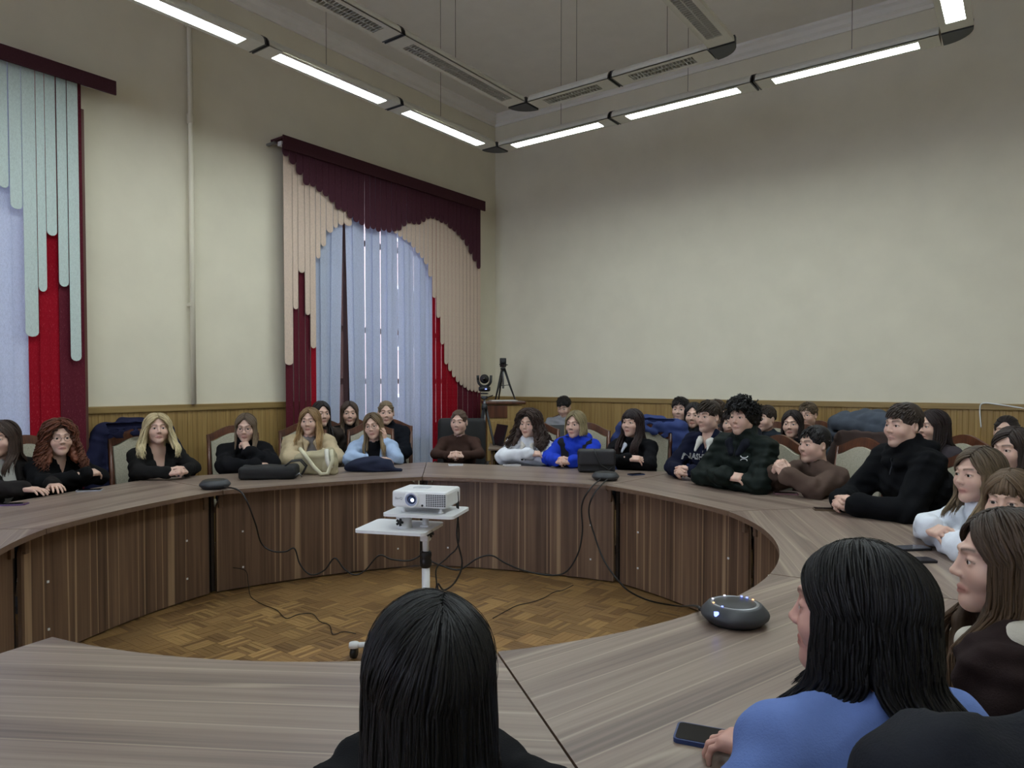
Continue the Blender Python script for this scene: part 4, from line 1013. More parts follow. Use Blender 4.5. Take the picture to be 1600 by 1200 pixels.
# ================================================================== who sits where
blk=srgb(17,17,19)
PEOPLE=[
 dict(key='darkwool',x=4,top=657,d=4.75,face=-32,pose='rest',hair='long',hlen=.24,hcol=srgb(58,46,40),htip=srgb(70,54,46),part=.0,top_=dict(c=srgb(38,35,34),e=.03,neck='open',vdep=.30,vw=.06,vb=.03,inner=srgb(200,198,192),name='jacket'),label='person in dark grey wool jacket over white knit'),
 dict(key='redcurl',flare=.3,x=92,top=656,d=5.0,face=12,pitch=5,pose='folded',hair='curly',hlen=.22,hcol=srgb(62,38,28),htip=srgb(126,70,46),part=.0,vol=.0,glasses=True,top_=dict(c=blk,e=.02,name='shirt',neck='v',vdep=.05,vw=.035),label='person in black shirt and glasses with arms crossed'),
 dict(key='blazer',flare=.4,x=246,top=646,d=5.6,face=6,pitch=6,pose='clasped',hair='long',hlen=.23,hcol=srgb(170,152,116),htip=srgb(206,190,150),wave=.016,vol=.22,brow=srgb(90,70,54),top_=dict(c=srgb(28,27,27),e=.02,neck='v',vdep=.22,vw=.06,name='blazer'),label='person in black blazer with hands clasped, navy coat behind'),
 dict(key='blackjacket',x=384,top=646,d=6.0,face=-10,pitch=-4,pose='chin',side=-1,hair='long',hlen=.17,hcol=srgb(84,70,58),htip=srgb(130,112,90),glasses=True,top_=dict(c=srgb(18,18,21),e=.035,neck='high',name='jacket'),label='person in black jacket and glasses, hand held to mouth'),
 dict(key='sherpa',flare=.3,x=484,top=637,d=6.4,face=-15,pose='folded',hair='long',hlen=.25,hcol=srgb(124,98,70),htip=srgb(158,126,84),vol=.10,wave=.010,top_=dict(c=srgb(184,166,136),e=.04,neck='open',vdep=.34,vw=.07,vb=.05,inner=srgb(138,134,134),name='jacket',bump=.8,bs=120,collar=srgb(178,160,130),cs=1.4),label='person in beige fleece jacket behind the tote bag'),
 dict(key='bluehood',flare=.2,x=583,top=645,d=6.5,face=-14,roll=8,pose='cheek',side=-1,hair='long',hlen=.30,hcol=srgb(84,68,52),htip=srgb(136,116,86),glasses=True,top_=dict(c=srgb(158,178,208),e=.03,neck='open',vdep=.24,vw=.07,vb=.03,inner=srgb(26,26,30),name='hoodie',hood=True),label='person in pale blue hoodie and glasses, cheek on hand'),
 dict(key='backdark',x=502,top=627,d=6.9,face=18,body=-5,pose='lap',hair='long',hlen=.36,hcol=srgb(36,30,30),top_=dict(c=srgb(54,46,42),name='sweater'),label='person in dark brown top seated behind the beige fleece jacket'),
 dict(key='backbrown',x=546,top=627,d=7.15,face=2,body=-5,pose='lap',hair='long',hlen=.30,hcol=srgb(62,50,44),htip=srgb(104,84,64),top_=dict(c=srgb(40,36,36),e=.025,neck='high',name='jacket'),label='person with black high collar seated before the white window sheers'),
 dict(key='braid',x=603,top=626,d=7.1,face=3,body=-10,pose='rest',lean=.06,hair='tied',braid=True,hcol=srgb(112,96,74),htip=srgb(128,110,84),tail=.05,top_=dict(c=srgb(20,22,29),e=.035,name='jacket',neck='high'),legs=srgb(140,160,185),label='person in dark navy jacket seated behind the pale blue hoodie'),
 dict(key='browntop',x=717,top=640,d=6.9,face=-14,pose='clasped',lean=.12,hair='tied',hcol=srgb(84,66,54),tail=.14,tailx=.05,top_=dict(c=srgb(62,44,38),e=.010,neck='crew',name='sweater',fold=.002),skin=srgb(202,168,152),label='person in fitted dark brown top on the office chair'),
 dict(key='curlywhite',flare=.55,x=826,top=640,d=6.55,face=-22,pose='folded',hair='curly',hlen=.26,hcol=srgb(44,34,30),htip=srgb(72,52,44),vol=.10,top_=dict(c=srgb(208,210,216),e=.03,neck='crew',name='sweatshirt',collar=srgb(206,200,190)),label='person in white sweatshirt beside the cobalt hoodie'),
 dict(key='bluevest',x=899,top=642,d=6.4,face=-25,pose='clasped',hair='long',hlen=.10,hcol=srgb(110,98,72),htip=srgb(176,160,118),vol=.08,top_=dict(c=srgb(34,60,178),e=.028,neck='high',name='hoodie',hood=True,hoodr=.042),vest=True,label='person in cobalt hoodie and black vest, hands clasped'),
 dict(key='laptopguy',x=881,top=620,d=8.75,face=-18,body=-6,pitch=-22,male=True,pose='rest',lean=.12,hair='short',hcol=srgb(34,28,28),slen=.05,top_=dict(c=srgb(134,134,138),e=.022,name='sweater'),label='person in grey sweater bent over laptops at the back desk'),
 dict(key='whitecollar',x=988,top=639,d=6.15,face=-30,pitch=4,pose='folded',hair='long',hlen=.30,hcol=srgb(38,30,32),htip=srgb(52,38,36),bangs=True,wave=.010,top_=dict(c=srgb(16,16,19),e=.02,neck='crew',name='sweater',collar=srgb(214,218,228)),label='person in black sweater with white shirt collar, arms folded'),
 dict(key='blackguy',x=1063,top=621,d=7.2,face=-14,body=-10,male=True,pose='lap',lean=.05,hair='short',hcol=srgb(30,25,25),slen=.055,top_=dict(c=srgb(18,18,20),e=.02,name='sweater'),label='person in black sweater seated behind the blue padded coat'),
 dict(key='darklong',x=1084,top=629,d=6.75,face=-10,body=-10,pose='lap',lean=.10,hair='long',hlen=.32,hcol=srgb(28,25,27),top_=dict(c=srgb(44,46,52),e=.035,name='jacket',puff=.08),label='person in dark padded jacket behind the navy lettered sweatshirt'),
 dict(key='navy',x=1107,top=627,d=5.6,face=-38,male=True,pose='clasped',lean=.16,hair='short',hcol=srgb(56,46,38),slen=.06,top_=dict(c=srgb(20,23,42),e=.026,neck='open',vdep=.07,vw=.045,name='sweatshirt',collar=srgb(208,206,198),cs=1.35),label='person in navy lettered sweatshirt with big cream collar'),
 dict(key='hiddenbrown',x=1119,top=625,d=7.1,face=-20,body=-10,male=True,pose='lap',lean=.05,hair='short',hcol=srgb(64,50,40),top_=dict(c=srgb(60,60,64),name='sweater'),label='person in grey sweater nearly hidden behind the navy sweatshirt'),
 dict(key='whitehood',x=1142,top=640,d=6.5,face=-6,body=-10,pose='lap',lean=.08,hair='long',hlen=.12,hcol=srgb(40,30,30),bangs=True,top_=dict(c=srgb(190,190,194),e=.03,name='hoodie',hood=True),label='person in pale hoodie half hidden behind the green padded jacket'),
 dict(key='greencurl',x=1160,top=622,d=4.98,face=-30,male=True,pose='folded',lean=.14,hair='mop',hcol=srgb(19,17,17),slen=.06,wide=1.08,top_=dict(c=srgb(20,28,25),e=.034,neck='high',name='jacket',puff=.06,rough=.6,hood=srgb(26,28,36)),label='person in dark green padded jacket, arms folded'),
 dict(key='sideguy',x=1196,top=634,d=6.7,face=-35,body=-20,male=True,pose='lap',lean=.05,hair='short',hcol=srgb(50,40,34),top_=dict(c=srgb(44,50,58),e=.03,name='jacket'),label='person in slate jacket behind the dark green padded jacket'),
 dict(key='brownsweat',x=1272,top=666,d=4.75,face=-48,male=True,pose='up',lean=.20,hair='short',hcol=srgb(30,27,28),slen=.035,sweep=-.2,top_=dict(c=srgb(84,68,60),e=.03,neck='crew',name='sweatshirt'),label='person in brown sweatshirt with clasped hands raised to chin'),
 dict(key='blackhoodie',x=1411,top=631,d=4.0,face=-42,male=True,pose='clasped',lean=.20,hair='short',hcol=srgb(54,44,38),slen=.045,wide=1.08,hh=.004,hb=.010,top_=dict(c=srgb(13,14,17),e=.036,neck='high',name='hoodie',hood=True,hoodr=.045,fold=.005),watch=True,label='person in black hoodie with a watch, hands clasped'),
 dict(key='whitesweat',x=1530,top=698,d=3.1,face=-45,pose='folded',lean=.18,hair='long',hlen=.20,hcol=srgb(74,62,50),htip=srgb(120,102,78),part=-.02,hh=.004,hb=.009,top_=dict(c=srgb(214,218,226),e=.03,neck='crew',name='sweatshirt'),label='person in white sweatshirt, arms folded, beside the black hoodie'),
 dict(key='bangs',x=1580,top=734,d=2.72,face=-18,pose='lap',lean=.14,hair='long',hlen=.2,hcol=srgb(92,74,56),bangs=True,hh=.004,top_=dict(c=srgb(70,70,78),name='sweater'),label='person in grey sweater between the white sweatshirt and cream-hooded jacket'),
 dict(key='longprofile',x=1572,top=795,d=1.62,face=-72,pose='lap',lean=.12,hair='long',hlen=.42,hcol=srgb(48,38,32),htip=srgb(92,72,52),part=0,hdet=3.2,wave=.003,hh=.0032,hb=.008,hhair=.006,top_=dict(c=srgb(42,32,32),e=.028,neck='crew',name='jacket',hood=srgb(196,190,178)),label='person in dark brown jacket with cream hood, seen in profile'),
 dict(key='bluecoat',x=1338,top=846,d=1.22,face=-102,body=-144,pose='phone',lean=.16,hair='long',hlen=.18,hcol=srgb(13,12,13),hdet=4.5,wave=.003,vol=.06,hh=.003,hb=.007,hhair=.006,hhand=.0035,skin=srgb(196,152,138),top_=dict(c=srgb(100,122,178),e=.024,neck='crew',name='jacket',fold=.003),label='person in cornflower blue jacket with hand by a phone'),
 dict(key='foreground',flare=.12,x=672,top=928,d=.98,face=176,pose='rest',lean=.16,hair='long',hlen=.45,hcol=srgb(12,11,12),hdet=6,wave=.003,vol=.06,part=.018,hhair=.006,hb=.01,top_=dict(c=srgb(18,18,21),e=.02,name='sweater'),label='person in black seen from behind at the empty table'),
 dict(key='rowbob',x=1238,top=641,d=6.25,face=-14,body=-20,pose='lap',lean=.08,hair='long',hlen=.14,hcol=srgb(40,32,32),top_=dict(c=srgb(36,36,40),name='sweater'),label='person in charcoal sweater in second row behind the brown sweatshirt'),
 dict(key='rowglasses',x=1262,top=629,d=6.9,face=-22,body=-20,male=True,pose='lap',lean=.05,hair='short',hcol=srgb(88,74,58),glasses=True,top_=dict(c=srgb(38,40,48),e=.03,name='jacket'),label='person in dark jacket and glasses against the wooden panelling'),
 dict(key='rowlong',x=1458,top=640,d=5.1,face=-48,body=-40,pose='lap',lean=.06,hair='long',hlen=.34,hcol=srgb(40,30,30),top_=dict(c=srgb(60,54,58),name='sweater'),label='person in plum grey sweater behind the black hoodie'),
 dict(key='rowtied',x=1573,top=649,d=5.3,face=-10,body=-30,pose='lap',lean=.06,hair='tied',hcol=srgb(36,28,28),top_=dict(c=srgb(166,176,198),name='sweater'),label='person in pale blue sweater beside the white wall cable'),
 dict(key='rightprofile',x=1582,top=667,d=3.75,face=-36,body=-50,pose='lap',lean=.08,hair='long',hlen=.24,hcol=srgb(52,42,38),part=-.025,hh=.004,top_=dict(c=srgb(60,52,52),name='sweater'),label='person in brown grey sweater behind the white sweatshirt'),
]
PR={}
for i,sp in enumerate(PEOPLE):
    sp['seed']=i+3; PR[sp['key']]=person(sp)
# ------------------------------------------------------------------ chairs of the seated people
WHO={'darkwool': 'dark wool jacket', 'redcurl': 'black shirt with crossed arms', 'blazer': 'black blazer', 'blackjacket': 'black jacket and glasses', 'sherpa': 'beige fleece', 'bluehood': 'pale blue hoodie', 'backdark': 'dark brown top behind the fleece', 'backbrown': 'black high collar', 'braid': 'dark navy jacket', 'curlywhite': 'white sweatshirt near the cobalt hoodie', 'bluevest': 'cobalt hoodie', 'laptopguy': 'grey sweater at the laptops', 'whitecollar': 'white shirt collar', 'blackguy': 'black sweater in the second row', 'darklong': 'dark padded jacket', 'navy': 'lettered navy sweatshirt', 'hiddenbrown': 'grey sweater behind the navy sweatshirt', 'whitehood': 'pale hoodie', 'greencurl': 'dark green padded jacket', 'sideguy': 'slate jacket', 'brownsweat': 'brown sweatshirt', 'blackhoodie': 'black hoodie', 'whitesweat': 'white sweatshirt near the black hoodie', 'bangs': 'grey sweater by the white sweatshirt', 'longprofile': 'cream-hooded brown jacket', 'bluecoat': 'cornflower blue jacket', 'foreground': 'black seen from behind', 'rowbob': 'charcoal sweater', 'rowglasses': 'dark jacket and glasses', 'rowlong': 'plum grey sweater', 'rowtied': 'pale blue sweater', 'rightprofile': 'brown grey sweater'}
CP={}
for k,pr in PR.items():
    fwd=Vector((-math.sin(pr['rz']),math.cos(pr['rz']),0)); CP[k]=(pr['base']+fwd*.06,pr['rz'])
    if k=='browntop': continue
    chair(CP[k][0],CP[k][1],'wooden chair with cream upholstery, under the person in '+WHO[k])
# black office chair of the woman in brown
l,r=CP['browntop']; o=empty('office_chair',l,r,'black padded office chair under the person in brown top','chair')
f=Field((-.34,-.42,.5),(.34,-.05,1.2),.012); f.rbox((0,-.24,.84),(.20,.004,.24),.05,np.array([[1,0,0],[0,.987,-.161],[0,.161,.987]]),.02); sdf_obj('backrest',f,M['black_soft'],o)
f=Field((-.32,-.3,.34),(.32,.32,.52),.014); f.rbox((0,0,.44),(.21,.2,.005),.035,None,.02); sdf_obj('seat',f,M['black_soft'],o)
MB().tube([(0,0,.08),(0,0,.41)],.03,12).build('gas_column',M['black'],o)
for k in range(5):
    q=2*PI*k/5+.3; MB().tube([(0,0,.09),(.28*math.cos(q),.28*math.sin(q),.07)],[.03,.018],8).build('base_arm',M['black'],o)
    MB().tube([(.28*math.cos(q)-.015*math.sin(q),.28*math.sin(q)+.015*math.cos(q),.03),(.28*math.cos(q)+.015*math.sin(q),.28*math.sin(q)-.015*math.cos(q),.03)],.03,12).build('caster',M['black'],o)
for s_ in (-1,1): MB().tube([(s_*.25,-.05,.44),(s_*.28,-.05,.62),(s_*.28,.15,.66),(s_*.27,-.22,.67)],.018,8).build('armrest',M['black'],o)
MB().box((0,-.18,.52),(.07,.04,.2)).build('back_bracket',M['black'],o)
# coats hung on chairs
def cc(k,lab,c,**kw): l,r=CP[k]; return coat(l,r,lab,c,**kw)
cc('blazer','dark navy coat hung on the chair of the black blazer',srgb(32,34,58),ztop=1.14,wd=.27,puff=0,hood=True,e=.02)
cc('whitecollar','blue padded coat behind the person with white shirt collar',srgb(50,62,106),ztop=1.13,wd=.28,puff=.11,e=.03)
cc('brownsweat','dark brown jacket over the chair of the brown sweatshirt',srgb(62,50,46),ztop=1.14,wd=.25,hood=False,zlow=.72)
cc('bluecoat','charcoal padded coat over the chair of the cornflower blue jacket',srgb(26,28,34),ztop=1.125,wd=.29,puff=.16,hood=False,e=.01,h=.009)
p=at_d(1343,700,5.45); dv=Vector((RC.x-p.x,RC.y-p.y,0)).normalized(); rz=math.atan2(dv.y,dv.x)-PI/2; l=Vector((p.x,p.y,0))+dv*.25
chair(l,rz,'empty wooden chair carrying the slate blue padded coat')
coat(l,rz,'slate blue padded coat with ochre lining on the empty chair',srgb(64,70,79),ztop=1.22,wd=.27,puff=.12,e=.03,lining=srgb(140,98,52))

# ------------------------------------------------------------------ prints and small marks on clothes
def project(me_obj,pts,yoff=.0015):
    bv=BVHTree.FromPolygons([v.co for v in me_obj.data.vertices],[p.vertices for p in me_obj.data.polygons]); out=[]
    for p in pts:
        h_,n_,i_,d_=bv.ray_cast(Vector((p[0],1.2,p[1])),Vector((0,-1,0))); out.append(h_+Vector((0,yoff,0)) if h_ else Vector((p[0],.2,p[1])))
    return out
def lettering(pr,txt,size,cx,cz,mat,outline=True):
    cu=bpy.data.curves.new('lettering','FONT'); cu.body=txt; cu.size=size; cu.align_x='CENTER'; cu.resolution_u=2
    if outline: cu.fill_mode='NONE'; cu.bevel_depth=.0014; cu.bevel_resolution=0
    tmp=bpy.data.objects.new('lettering',cu); COL.objects.link(tmp); dg=bpy.context.evaluated_depsgraph_get(); me=bpy.data.meshes.new_from_object(tmp.evaluated_get(dg)); bpy.data.objects.remove(tmp)
    zz=[v.co.z for v in me.vertices]; pj=project(pr['top'],[(cx-v.co.x,cz+v.co.y) for v in me.vertices])
    for v,q,z in zip(me.vertices,pj,zz): v.co=q+Vector((0,.002+z,0))
    me.materials.clear(); me.materials.append(mat); o=bpy.data.objects.new('lettering',me); link(o,pr['root']); return o
pr=PR['navy']; lettering(pr,'NASHVILLE',.066,0,pr['zs']-.135,cloth(srgb(214,214,210)))
pr=PR['greencurl']
mb=MB(); cx,cz=-.085,pr['zs']-.075
for s_ in (-1,1):
    pts=[(cx+.022*math.cos(q),cz+s_*.011+s_*-.013*math.sin(q)+s_*.006) for q in [PI*k/8 for k in range(9)]]
    mb.tube([q+Vector((0,.002,0)) for q in project(pr['top'],pts)],.0032,5)
mb.build('emblem',cloth(srgb(214,214,214)),pr['root'])
pr=PR['curlywhite']; mb=MB()
for (a,b,c) in ((.01,-.10,.012),(-.02,-.104,.005)):
    q=project(pr['top'],[(a,pr['zs']+b)])[0]; f=MB().lathe([(.001,-.003),(c,-.002),(c,.002),(.001,.003)],10,Matrix.Translation(q)@Matrix.Rotation(PI/2,4,'X')).build('print_mark',M['black'],pr['root'])
# zip of the navy sweatshirt and the green jacket
for k,c in (('navy',srgb(170,172,178)),('greencurl',srgb(20,24,24)),('blackhoodie',srgb(60,62,66))):
    pr=PR[k]; MB().tube([q+Vector((0,.003,0)) for q in project(pr['top'],[(0,pr['zs']+.02-.012*i) for i in range(9)])],.0028,5).build('zip',plain('zip',c,.4,.5),pr['root'])
# watch of the man in the black hoodie
pr=PR['blackhoodie']; el,wr=[Vector(q) for q in pr['A'][1][:2]]; ax=(wr-el).normalized(); c=wr-ax*.012; m=rotM(ax.orthogonal().normalized(),ax.cross(ax.orthogonal().normalized()).normalized(),ax)
mm=Matrix.Translation(c)@m
wt=MB().lathe([(.036,-.012),(.040,-.012),(.040,.012),(.036,.012),(.036,-.012)],20,mm,caps=False).build('watch_strap',M['metal'],pr['root'])
q=(Vector((0,0,1))-ax*ax.z).normalized(); MB().lathe([(.001,0),(.018,0),(.018,.009),(.001,.010)],16,Matrix.Translation(c+q*.038)@rotM(ax,q.cross(ax),q)).build('watch_face',M['metal'],pr['root'])

# ------------------------------------------------------------------ speakerphones
def puck(px_,py_,label,R_=.105,leds=False):
    p=at_z(px_,py_,TH); o=empty('speakerphone',p,HEAD,label,'speakerphone')
    MB().lathe([(R_*.5,0),(R_*.78,.002),(R_*.98,.022),(R_,.03),(R_*.97,.038),(R_*.80,.058),(R_*.74,.061),(.001,.061)],40).build('body',M['graphite'],o)
    MB().lathe([(R_*.62,.0612),(R_*.66,.0632),(R_*.70,.0612)],40,caps=False).build('control_ring',M['metal' if leds else 'black'],o)
    MB().lathe([(.001,.0615),(R_*.56,.0615),(R_*.58,.0608)],32).build('speaker_grille',M['black'],o)
    if leds:
        for i,(q,mt) in enumerate(((20,'led_orange'),(40,'led_blue'),(55,'led_blue'),(100,'led_white'),(150,'led_white'),(185,'led_orange'),(220,'led_blue'))):
            a=math.radians(q); MB().lathe([(.001,.0632),(.0035,.0632),(.0035,.0648),(.001,.0648)],8,Matrix.Translation((R_*.66*math.cos(a),R_*.66*math.sin(a),0))).build('led',M[mt],o)
        MB().box((-R_*.72,-R_*.57,.045),(.012,.010,.012)).build('led',M['led_blue'],o)
    return p
pk1=puck(336,763,'dark speakerphone at the table joint before the black laptop bag')
pk2=puck(946,750,'dark speakerphone beside the black handbag')
pk3=puck(1148,972,'speakerphone with glowing ring of small lights near the blue jacket',.104,True)

# ------------------------------------------------------------------ phones
phone(1424,1000-142,8,'black phone lying beside the white sweatshirt sleeve',scr=srgb(90,90,96))
phone(1430,877,4,'black phone alone between the joint and the blue jacket')
phone(1293,797,-12,'phone with tan case before the black hoodie',srgb(96,78,58))
phone(1228,772,-15,'phone with pinkish edge before the brown sweatshirt',srgb(130,92,96))
phone(1147,760,-4,'black phone before the dark green padded jacket')
phone(994,742,25,'dark blue phone beside the handbag',srgb(40,52,84),.13,.075)
phone(140,767,18,'phone with pale edge before the crossed arms in black shirt',srgb(150,150,158))
phone(20,789,14,'purple phone before the dark wool jacket',srgb(84,52,98))
phone(712,727,10,'small white phone under the hands of the brown top',srgb(214,214,218),.13,.07,srgb(200,200,204))
phone(800,728,2,'pale silver tablet before the white sweatshirt at the handbag table',srgb(176,170,168),.16,.10,srgb(186,182,180))
phone(1118,1158,-22,'navy blue cased phone under the hand of the cornflower blue jacket',srgb(36,56,104),.165,.08)

# ------------------------------------------------------------------ bags
p=at_z(420,748,TH); o=empty('laptop_bag',p,HEAD+math.radians(10),'flat black laptop bag lying on the table','bag')
f=Field((-.3,-.16,-.02),(.3,.2,.16),.007); f.rbox((0,.03,.05),(.19,.085,.025),.024,None,.01); f.cap((-.18,-.06,.07),(.19,-.06,.05),.016,.02,.03)
X,Y,Z=f.grid(); f.v=f.v+.004*np.sin(X*30+3*np.sin(Y*20))*np.sin(Y*33+1); sdf_obj('case',f,M['black_soft'],o)
for y in (-.03,.05): MB().tube([(.12,y,.095),(.17,y-.01,.135),(.24,y,.14),(.28,y+.01,.09),(.25,y,.03)],.007,6).build('handle',M['black'],o)
MB().tube([(.21,-.085,.03),(.24,-.10,.05),(.26,-.09,.02)],.006,6).build('buckle',M['metal'],o)
p=at_z(493,741,TH); o=empty('tote_bag',p,HEAD+math.radians(-2),'beige canvas tote bag slumped on the table','bag')
f=Field((-.26,-.14,-.02),(.26,.2,.3),.008); f.rbox((0,.03,.08),(.14,.04,.06),.025,None,.03); f.cap((-.12,.02,.14),(.12,.03,.18),.03,.035,.04); f.ell((.13,-.02,.07),(.05,.05,.07),.03)
X,Y,Z=f.grid(); f.v=f.v+.006*np.sin(X*24+4*np.sin(Z*20))*np.sin(Z*26+2*np.sin(X*12)); sdf_obj('sack',f,cloth(srgb(170,160,132)),o)
MB().tube([(-.12,-.02,.21),(-.06,-.07,.16),(.02,-.10,.07),(.08,-.11,.015),(.13,-.10,.02),(.16,-.07,.12),(.14,-.03,.2)],.017,6).build('strap',cloth(srgb(196,190,164)),o)
MB().tube([(.10,-.02,.2),(.12,-.07,.12),(.15,-.08,.06)],.02,6).build('strap',cloth(srgb(206,202,190)),o)
p=at_z(580,737,TH); o=empty('soft_bag',p,HEAD,'dark navy soft bag slumped flat on the table','bag')
f=Field((-.3,-.14,-.02),(.32,.2,.2),.008); f.ell((0,.03,.05),(.19,.09,.075),0); f.cap((-.2,.02,.03),(.25,.0,.015),.03,.014,.04)
X,Y,Z=f.grid(); f.v=np.maximum(f.v+.006*np.sin(X*22+4*np.sin(Z*30))*np.sin(Y*26),-Z+.002); sdf_obj('sack',f,cloth(srgb(40,44,62)),o)
p=at_z(932,738,TH); o=empty('handbag',p,HEAD+math.radians(-6),'structured black handbag standing beside the dark speakerphone','handbag')
f=Field((-.24,-.12,-.02),(.24,.16,.26),.007); f.rbox((0,.02,.09),(.13,.035,.065),.025,None,.01); sdf_obj('body',f,M['black_soft'],o)
f=Field((-.24,-.14,-.02),(.24,.16,.28),.007); f.rbox((0,.012,.125),(.135,.042,.045),.022,None,.01); sdf_obj('flap',f,plain('black_leather',srgb(34,33,36),.5),o)
MB().tube([(-.02,-.055,.2),(-.005,-.066,.14),(.03,-.066,.07),(.10,-.058,.025),(.145,-.02,.06),(.15,.02,.18)],.007,6).build('strap',M['black'],o)
MB().lathe([(.009,-.002),(.012,0),(.009,.002)],14,Matrix.Translation((.13,-.01,.185)),caps=False).build('ring',M['metal'],o)

# ------------------------------------------------------------------ projector on its stand
sd=3.8; p=at_d(665,800,sd); SR=HEAD+math.radians(-14); st=empty('projector_stand',(p.x,p.y,0),SR,'white wheeled projector stand with two small shelves','stand')
zt3=.80
MB().tube([(0,0,.06),(0,0,.52)],.022,14).build('lower_pole',M['white_plastic'],st)
MB().tube([(0,0,.5),(0,0,zt3-.02)],.018,14).build('upper_pole',M['white_plastic'],st)
MB().lathe([(.026,.49),(.032,.50),(.032,.53),(.028,.54),(.032,.55),(.032,.57),(.026,.58)],16).build('clamp_collar',M['black'],st)
MB().box((0,0,.68),(.05,.05,.09),bev=.006).build('shelf_bracket',M['white_plastic'],st)
for (x,y,z) in ((.05,-.03,.69),(-.10,-.09,.755)):
    kb=MB().tube([(x,y,z),(x,y-.03,z)],.008,8)
    for k in range(5): q=2*PI*k/5; kb.tube([(x,y-.03,z),(x+.02*math.cos(q),y-.034,z+.02*math.sin(q))],.007,6)
    kb.build('star_knob',M['black'],st)
def rrect(a,b,r,n=5): return [(sx*(a-r)+r*math.cos(q),sy*(b-r)+r*math.sin(q)) for (sx,sy,q0) in ((1,1,0),(-1,1,PI/2),(-1,-1,PI),(1,-1,1.5*PI)) for q in [q0+PI/2*k/n for k in range(n+1)]]
def shelf(cx,cy,a,b,z,nm): MB().prism([(cx+x,cy+y) for x,y in rrect(a,b,.03)],z-.016,z).build(nm,M['white_plastic'],st)
shelf(0,.02,.20,.15,zt3,'top_shelf'); shelf(-.14,-.02,.20,.16,zt3-.085,'lower_shelf')
MB().tube([(-.14,-.02,zt3-.11),(0,0,zt3-.11)],.012,8).build('shelf_arm',M['white_plastic'],st)
MB().lathe([(.045,zt3-.10),(.04,zt3-.05),(.045,zt3-.016)],14,Matrix.Translation((-.10,-.06,0))).build('tilt_mount',M['white_plastic'],st)
for (x,y) in ((-.37,-.12),(.22,-.16),(-.24,.2),(.24,.2)):
    MB().tube([(0,0,.075),(x,y,.07)],[.02,.016],8).build('base_leg',M['white_plastic'],st)
    MB().lathe([(.001,.058),(.03,.06),(.026,.085),(.001,.09)],14,Matrix.Translation((x,y,0))).build('caster_cap',M['white_plastic'],st)
    MB().tube([(x-.012,y,.031),(x+.012,y,.031)],.03,16).build('caster_wheel',M['black'],st)
pj=empty('projector',(p.x,p.y,zt3+.0005),SR,'white projector with round lens and slatted vents on the stand','projector')
cz=.075
MB().box((0,.02,cz),(.31,.24,.09),bev=.014).build('casing',M['white_plastic'],pj)
for (x,y) in ((-.10,-.06),(.11,-.06),(0,.10)): MB().lathe([(.014,0),(.014,.008),(.008,.012),(.008,.032)],12,Matrix.Translation((x,y,0))).build('foot',M['white_plastic'],pj)
LM=Matrix.Translation((-.04,-.10,cz))@Matrix.Rotation(PI/2,4,'X')
MB().lathe([(.040,-.01),(.044,.006),(.040,.012),(.034,.010)],28,LM,caps=False).build('lens_ring',M['white_plastic'],pj)
MB().lathe([(.034,.0),(.034,.010),(.027,.006),(.024,.001)],28,LM,caps=False).build('lens_barrel',plain('lens_barrel',srgb(150,160,190),.3),pj)
MB().lathe([(.001,.006),(.012,.0055),(.024,.002)],24,LM).build('lens_glass',plain('lens_glass',srgb(60,74,110),.05,var=0),pj)
MB().lathe([(.001,.0066),(.009,.0062)],16,Matrix.Translation((.006,0,-.002))@LM).build('lens_light',M['lens_glow'],pj)
vb=MB()
for i in range(7):
    for j in range(9): vb.box((.045+j*.0125,-.1003,cz-.03+i*.0095),(.0095,.002,.0055))
tag(vb.build('front_vent',M['graphite'],pj),kind='stuff')
vb=MB()
for i in range(7): vb.box((-.1553,-.04,cz-.028+i*.0095),(.002,.08,.0045))
tag(vb.build('side_vent',M['graphite'],pj),kind='stuff')
MB().lathe([(.001,0),(.006,0),(.006,.002),(.001,.002)],12,Matrix.Translation((.02,-.1,cz-.03))@Matrix.Rotation(PI/2,4,'X')).build('sensor',M['graphite'],pj)
MB().prism([(x-.03,y+.03) for x,y in rrect(.045,.03,.01)],cz+.045,cz+.049).build('control_panel',plain('panel_grey',srgb(196,198,202),.4),pj)
cu=bpy.data.curves.new('lettering','FONT'); cu.body='BenQ'; cu.size=.018; tmp=bpy.data.objects.new('lettering',cu); COL.objects.link(tmp); dg=bpy.context.evaluated_depsgraph_get(); me=bpy.data.meshes.new_from_object(tmp.evaluated_get(dg)); bpy.data.objects.remove(tmp)
me.materials.clear(); me.materials.append(plain('logo_grey',srgb(120,122,128),.5)); o=bpy.data.objects.new('lettering',me); link(o,pj); o.location=(-.135,-.1012,cz-.002); o.rotation_euler=(PI/2,0,0)

# ------------------------------------------------------------------ cables
def smooth_path(pts,n=6):
    out=[]; P_=[pts[0]]+pts+[pts[-1]]
    for i in range(1,len(P_)-2):
        for k in range(n):
            t_=k/n; a,b,c,d=P_[i-1],P_[i],P_[i+1],P_[i+2]
            out.append(.5*((2*b)+(c-a)*t_+(2*a-5*b+4*c-d)*t_*t_+(3*b-a-3*c+d)*t_**3))
    return out+[pts[-1]]
def floor_or(x,y,dmax):
    r=ray(x,y); dz=(0.006-EYE)/r.z if r.z<0 else 1e9; dd=dz*r.dot(FW); return at_d(x,y,min(dd,dmax))
def cable(label,pts,r=.0045,mat='cable'):
    o=MB().tube(smooth_path(pts),r,6).build('cable',M[mat]); tag(o,label,'cable'); return o
e0_=pk1+Vector((0,0,.02))
cable('black cable hanging from the speakerphone by the laptop bag to the projector stand',[e0_+RT*.09-FW*.06,at_d(378,770,4.68),at_d(398,815,4.70)]+[floor_or(x,y,4.85) for x,y in ((408,848),(425,861),(446,862),(460,857),(468,880),(480,895),(492,898),(508,890),(523,872),(537,888),(553,898),(570,892),(592,868),(612,874),(640,876),(660,866))],.0055)
